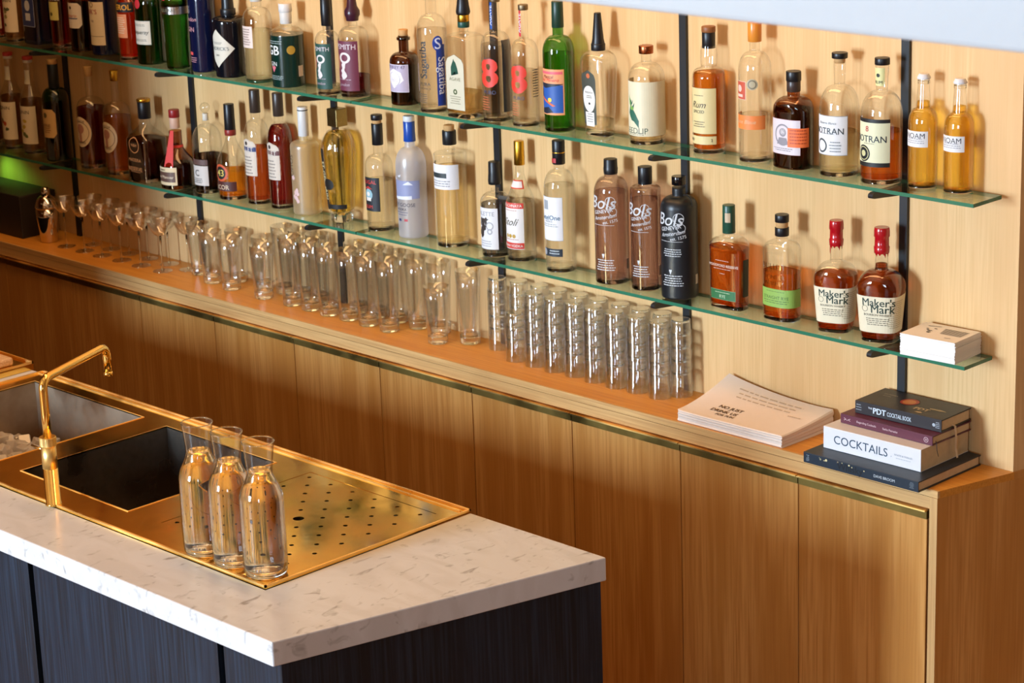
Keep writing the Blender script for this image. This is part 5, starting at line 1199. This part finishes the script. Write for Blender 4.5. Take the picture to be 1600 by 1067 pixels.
# stack of menus, curling up at the back
t = empty('menu_stack', (-3.21, -.105, H+.0004), 0, 'curling stack of large white menu sheets lying on the worktop', 'papers')
def menu_z(u, v, k):   # u 0..1 left-right, v 0..1 front-back, k 0..1 bottom-top
    base = .026 + .004*u
    lift = (.040*(1-u)**1.5 + .012*u**2 + .006) * v**1.7 + .003*(1-u)**6
    return base*k + lift*k**1.3
NX, NY, NK = 24, 16, 12; V, F = [], []
rnd = random.Random(6); jit = [(rnd.uniform(-.0022, .0022), rnd.uniform(-.0022, .0022)) for _ in range(NK+1)]
def mp_(u, v, k):
    x = -.161 + .322*u - .010*(1-v)*0; y = -.100 + .190*v
    return x + .004*v, y
idx = {}
for kk in range(NK+1):
    for i in range(NX+1):
        for j in range(NY+1):
            if kk in (0, NK) or i in (0, NX) or j in (0, NY):
                u, v, k = i/NX, j/NY, kk/NK; x, y = mp_(u, v, k); jx, jy = jit[kk]
                idx[i, j, kk] = len(V); V.append((x + jx, y + jy, menu_z(u, v, k)))
for i in range(NX):
    for j in range(NY):
        F.append((idx[i, j, NK], idx[i+1, j, NK], idx[i+1, j+1, NK], idx[i, j+1, NK])); F.append((idx[i, j, 0], idx[i, j+1, 0], idx[i+1, j+1, 0], idx[i+1, j, 0]))
for kk in range(NK):
    for i in range(NX):
        for j in (0, NY): F.append((idx[i, j, kk], idx[i+1, j, kk], idx[i+1, j, kk+1], idx[i, j, kk+1]))
    for j in range(NY):
        for i in (0, NX): F.append((idx[i, j, kk], idx[i, j+1, kk], idx[i, j+1, kk+1], idx[i, j, kk+1]))
fix_normals(link_mesh('sheets', V, F, PAPER, t))
def on_menu(name, items, cx, cy_, m):
    V, F = merge2d(items); out = []
    for v_ in V:
        x, y = v_[0] + cx, v_[1] + cy_; u = (x+.161)/.322; v = (y+.100)/.190
        out.append((x, y, menu_z(u, v, 1) + .0008 + (v_[2] if len(v_) > 2 else 0)))
    link_mesh(name, out, F, m, t)
brn = paint('5a4020', .7)
on_menu('lettering', [text2d('NO JUST', width=.072, bold=.05, dx=.008, dz=.020), text2d('DRINK US', width=.080, bold=.05, dx=.004, dz=.0), text2d('FOR FUN', width=.055, bold=.05, dx=.020, dz=-.018)], -.060, -.050, brn)
fnt = paint('c8b4a0', .8)
on_menu('faint_print', [bars(.20, 3, .016, .030, random.Random(2), th=.004), bars(.05, 1, .01, -.02, random.Random(3), th=.004, dx=.11)], .0, .028, fnt)

def book(name, x0, x1, y0, y1, z0, z1, cover, label, yaw=0.0, board=.0028, over=.0035, pages=None, paperback=False):
    t, a, c, h = slab(name, x0, y0, x1, y1, z0+.0003, z1, yaw, label, 'book')
    m = paint(cover, .42)
    ov = 0.0008 if paperback else over; bd = .0008 if paperback else board
    box('page_block', (-a+ov, -c+bd+.0005, bd), (a-ov, c-ov, h-bd), pages or PAGES, t)
    # cover: two boards and a gently rounded spine
    V, F = [], []
    def add(p0, p1):
        k = len(V); V.extend([(x, y, z) for z in (p0[2], p1[2]) for x, y in ((p0[0], p0[1]), (p1[0], p0[1]), (p1[0], p1[1]), (p0[0], p1[1]))])
        F.extend([tuple(k+q for q in f) for f in ((3, 2, 1, 0), (4, 5, 6, 7), (0, 1, 5, 4), (1, 2, 6, 5), (2, 3, 7, 6), (3, 0, 4, 7))])
    add((-a, -c+.001, 0), (a, c, bd)); add((-a, -c+.001, h-bd), (a, c, h))
    o = link_mesh('cover', V, F, m, t)
    s = box('spine', (-a, -c, .0002), (a, -c+.0022, h-.0002), m, t, bev=.0009)
    return t, a, c, h, o, s
z = H
t, a, c, h, cv, sp = book('book', -2.9504, -2.6290, -.2475, -.0095, z, z+.0255, '1a2430', 'dark navy whisky book, bottom of the stack, its spine over the worktop edge', yaw=0)
def spine_text(sp, items, c, h, col, nm='spine_lettering'): return flat_text(nm, items, (0, -c, h/2), (1, 0, 0), (0, 0, 1), col if not isinstance(col, str) else paint(col, .5), sp)
spine_text(sp, [text2d('DAVE BROOM', width=.058, bold=.02, dx=.068)], c, h, 'c0c8cc')
spine_text(sp, [text2d('Whisky', width=.072, bold=.05, dx=-.028, dz=-.002)], c, h, '0a0c10', 'dark_lettering')
spine_text(sp, [text2d("'o", height=.006, bold=.05, dx=-.112, dz=.006), text2d('..', height=.002, bold=.1, dx=-.10, dz=.004), disk2d(-.062, .008, .002), disk2d(-.050, .009, .0015), disk2d(-.030, .008, .002), disk2d(-.022, .005, .0015), disk2d(.012, .004, .0016), disk2d(-.095, .006, .003)], c, h, 'd8c890', 'gold_dots')
spine_text(sp, [text2d('MB', height=.008, rot=-pi/2, dx=-.148), bars(.012, 5, .003, .006, random.Random(1), dx=.143)], c, h, '7c8890', 'publisher_mark')
z += .0258
t, a, c, h, cv, sp = book('book', -2.9338, -2.6630, -.1950, -.0095, z, z+.0525, 'dcdadc', 'thick white book with large blue letters on its spine, second from the bottom', yaw=.01, paperback=True)
spine_text(sp, [text2d('COCKTAILS', width=.150, bold=.0, dx=-.030)], c, h, '1c3c54')
spine_text(sp, [text2d('WHITE & PARKER', width=.050, dx=.088), text2d('.', height=.002, bold=.08, dx=.055, dz=-.006), bars(.045, 1, .01, -.008, random.Random(5), th=.001, dx=.088)], c, h, '8c98a4', 'author_lettering')
spine_text(sp, [bars(.03, 3, .0035, .004, random.Random(7), th=.001)][0:0] + [([(-.122+x*.0+q, y) for q in (0, .003, .006) for x, y in ((0, -.013), (.0012, -.013), (.0012, .013), (0, .013))][:12], [(0, 1, 2, 3), (4, 5, 6, 7), (8, 9, 10, 11)])], c, h, '8c9498', 'publisher_lines')
z += .0528
t, a, c, h, cv, sp = book('book', -2.9160, -2.6570, -.1550, -.0095, z, z+.0225, '5a2436', 'burgundy book under the black one, third from the bottom of the stack', yaw=-.012)
spine_text(sp, [text2d('Regarding Cocktails', width=.055, bold=.02, dx=-.055), text2d('Sasha Petraske', width=.042, bold=.02, dx=.012), disk2d(.112, 0, .0062, .0052), text2d('=', width=.006, dx=.112), text2d('>-<', width=.018, bold=.01, dx=-.110)], c, h, 'd0b8bc')
tube('ribbon_marker', [(a-.0, -c+.012, h*.4), (a+.004, -c+.010, h*.2), (a+.007, -c+.008, -.012), (a+.008, -c+.012, -.026)], .0008, paint('16141a', .5), t, seg=8)
z += .0228
t, a, c, h, cv, sp = book('book', -2.8950, -2.6580, -.1270, -.0095, z, z+.0300, '231c1e', 'black cocktail book with a round red cut-out, topmost of the stack', yaw=.02, board=.003)
spine_text(sp, [text2d('PDT', width=.036, bold=.08, dx=-.050), text2d('THE', width=.011, bold=.05, dx=-.076, dz=.004), text2d('COCKTAIL BOOK', width=.066, height=.010, bold=.03, dx=.004, dz=-.001)], c, h, 'd0dce4')
spine_text(sp, [bars(.016, 3, .006, .006, random.Random(1), dx=-.108, th=.0014), disk2d(.098, 0, .004), bars(.012, 4, .004, .006, random.Random(4), dx=.108)], c, h, 'a8b0b8', 'publisher_mark')
def top_text(nm, items, col): return flat_text(nm, items, (0, 0, h), (1, 0, 0), (0, 1, 0), col if not isinstance(col, str) else paint(col, .45), cv)
top_text('round_cutout', [disk2d(-.012, .006, .023, n=36)], 'a83020')
link_cut = top_text('cutout_picture', [disk2d(-.012, .004, .016, n=20)], 'c87838'); link_cut.location.z = .0003
top_text('cutout_rim', [disk2d(-.012, .006, .0236, .0222, n=36)], '120c0c')
og = top_text('cover_emblem', [text2d('PDT', width=.040, bold=.10, dx=.040, dz=-.022), ], 'c8b088')
top_text('emblem_scroll', [blob(.074, -.006, .022, .0045, random.Random(3), j=.3), blob(.045, -.042, .010, .004, random.Random(4))], 'b89c70')
top_text('cover_lettering', [text2d('JIM MEEHAN', width=.036, dx=-.075, dz=.022), text2d('CHRIS GALL', width=.022, dx=-.078, dz=.010, bold=.02)], 'c8b4a0')
rb = [(a-.002, -c+.045, .008), (a+.004, -c+.048, .004), (a+.006, -c+.050, -.022), (a+.004, -c+.052, -.050), (a+.010, -c+.050, -.070)]
V, F = [], []
for i, p in enumerate(rb): V += [(p[0], p[1]-.0035, p[2]), (p[0], p[1]+.0035, p[2])]
F = [(2*i, 2*i+1, 2*i+3, 2*i+2) for i in range(len(rb)-1)]
V2 = V + [(x+.0006, y, z_) for x, y, z_ in V]; n_ = len(V)
F2 = F + [tuple(q+n_ for q in f)[::-1] for f in F] + [(0, 1, n_+1, n_)] + [(2*i, 2*i+2, n_+2*i+2, n_+2*i) for i in range(len(rb)-1)] + [(2*i+1, n_+2*i+1, n_+2*i+3, 2*i+3) for i in range(len(rb)-1)]
fix_normals(link_mesh('ribbon_bookmark', V2, F2, paint('cfb79c', .5), t))
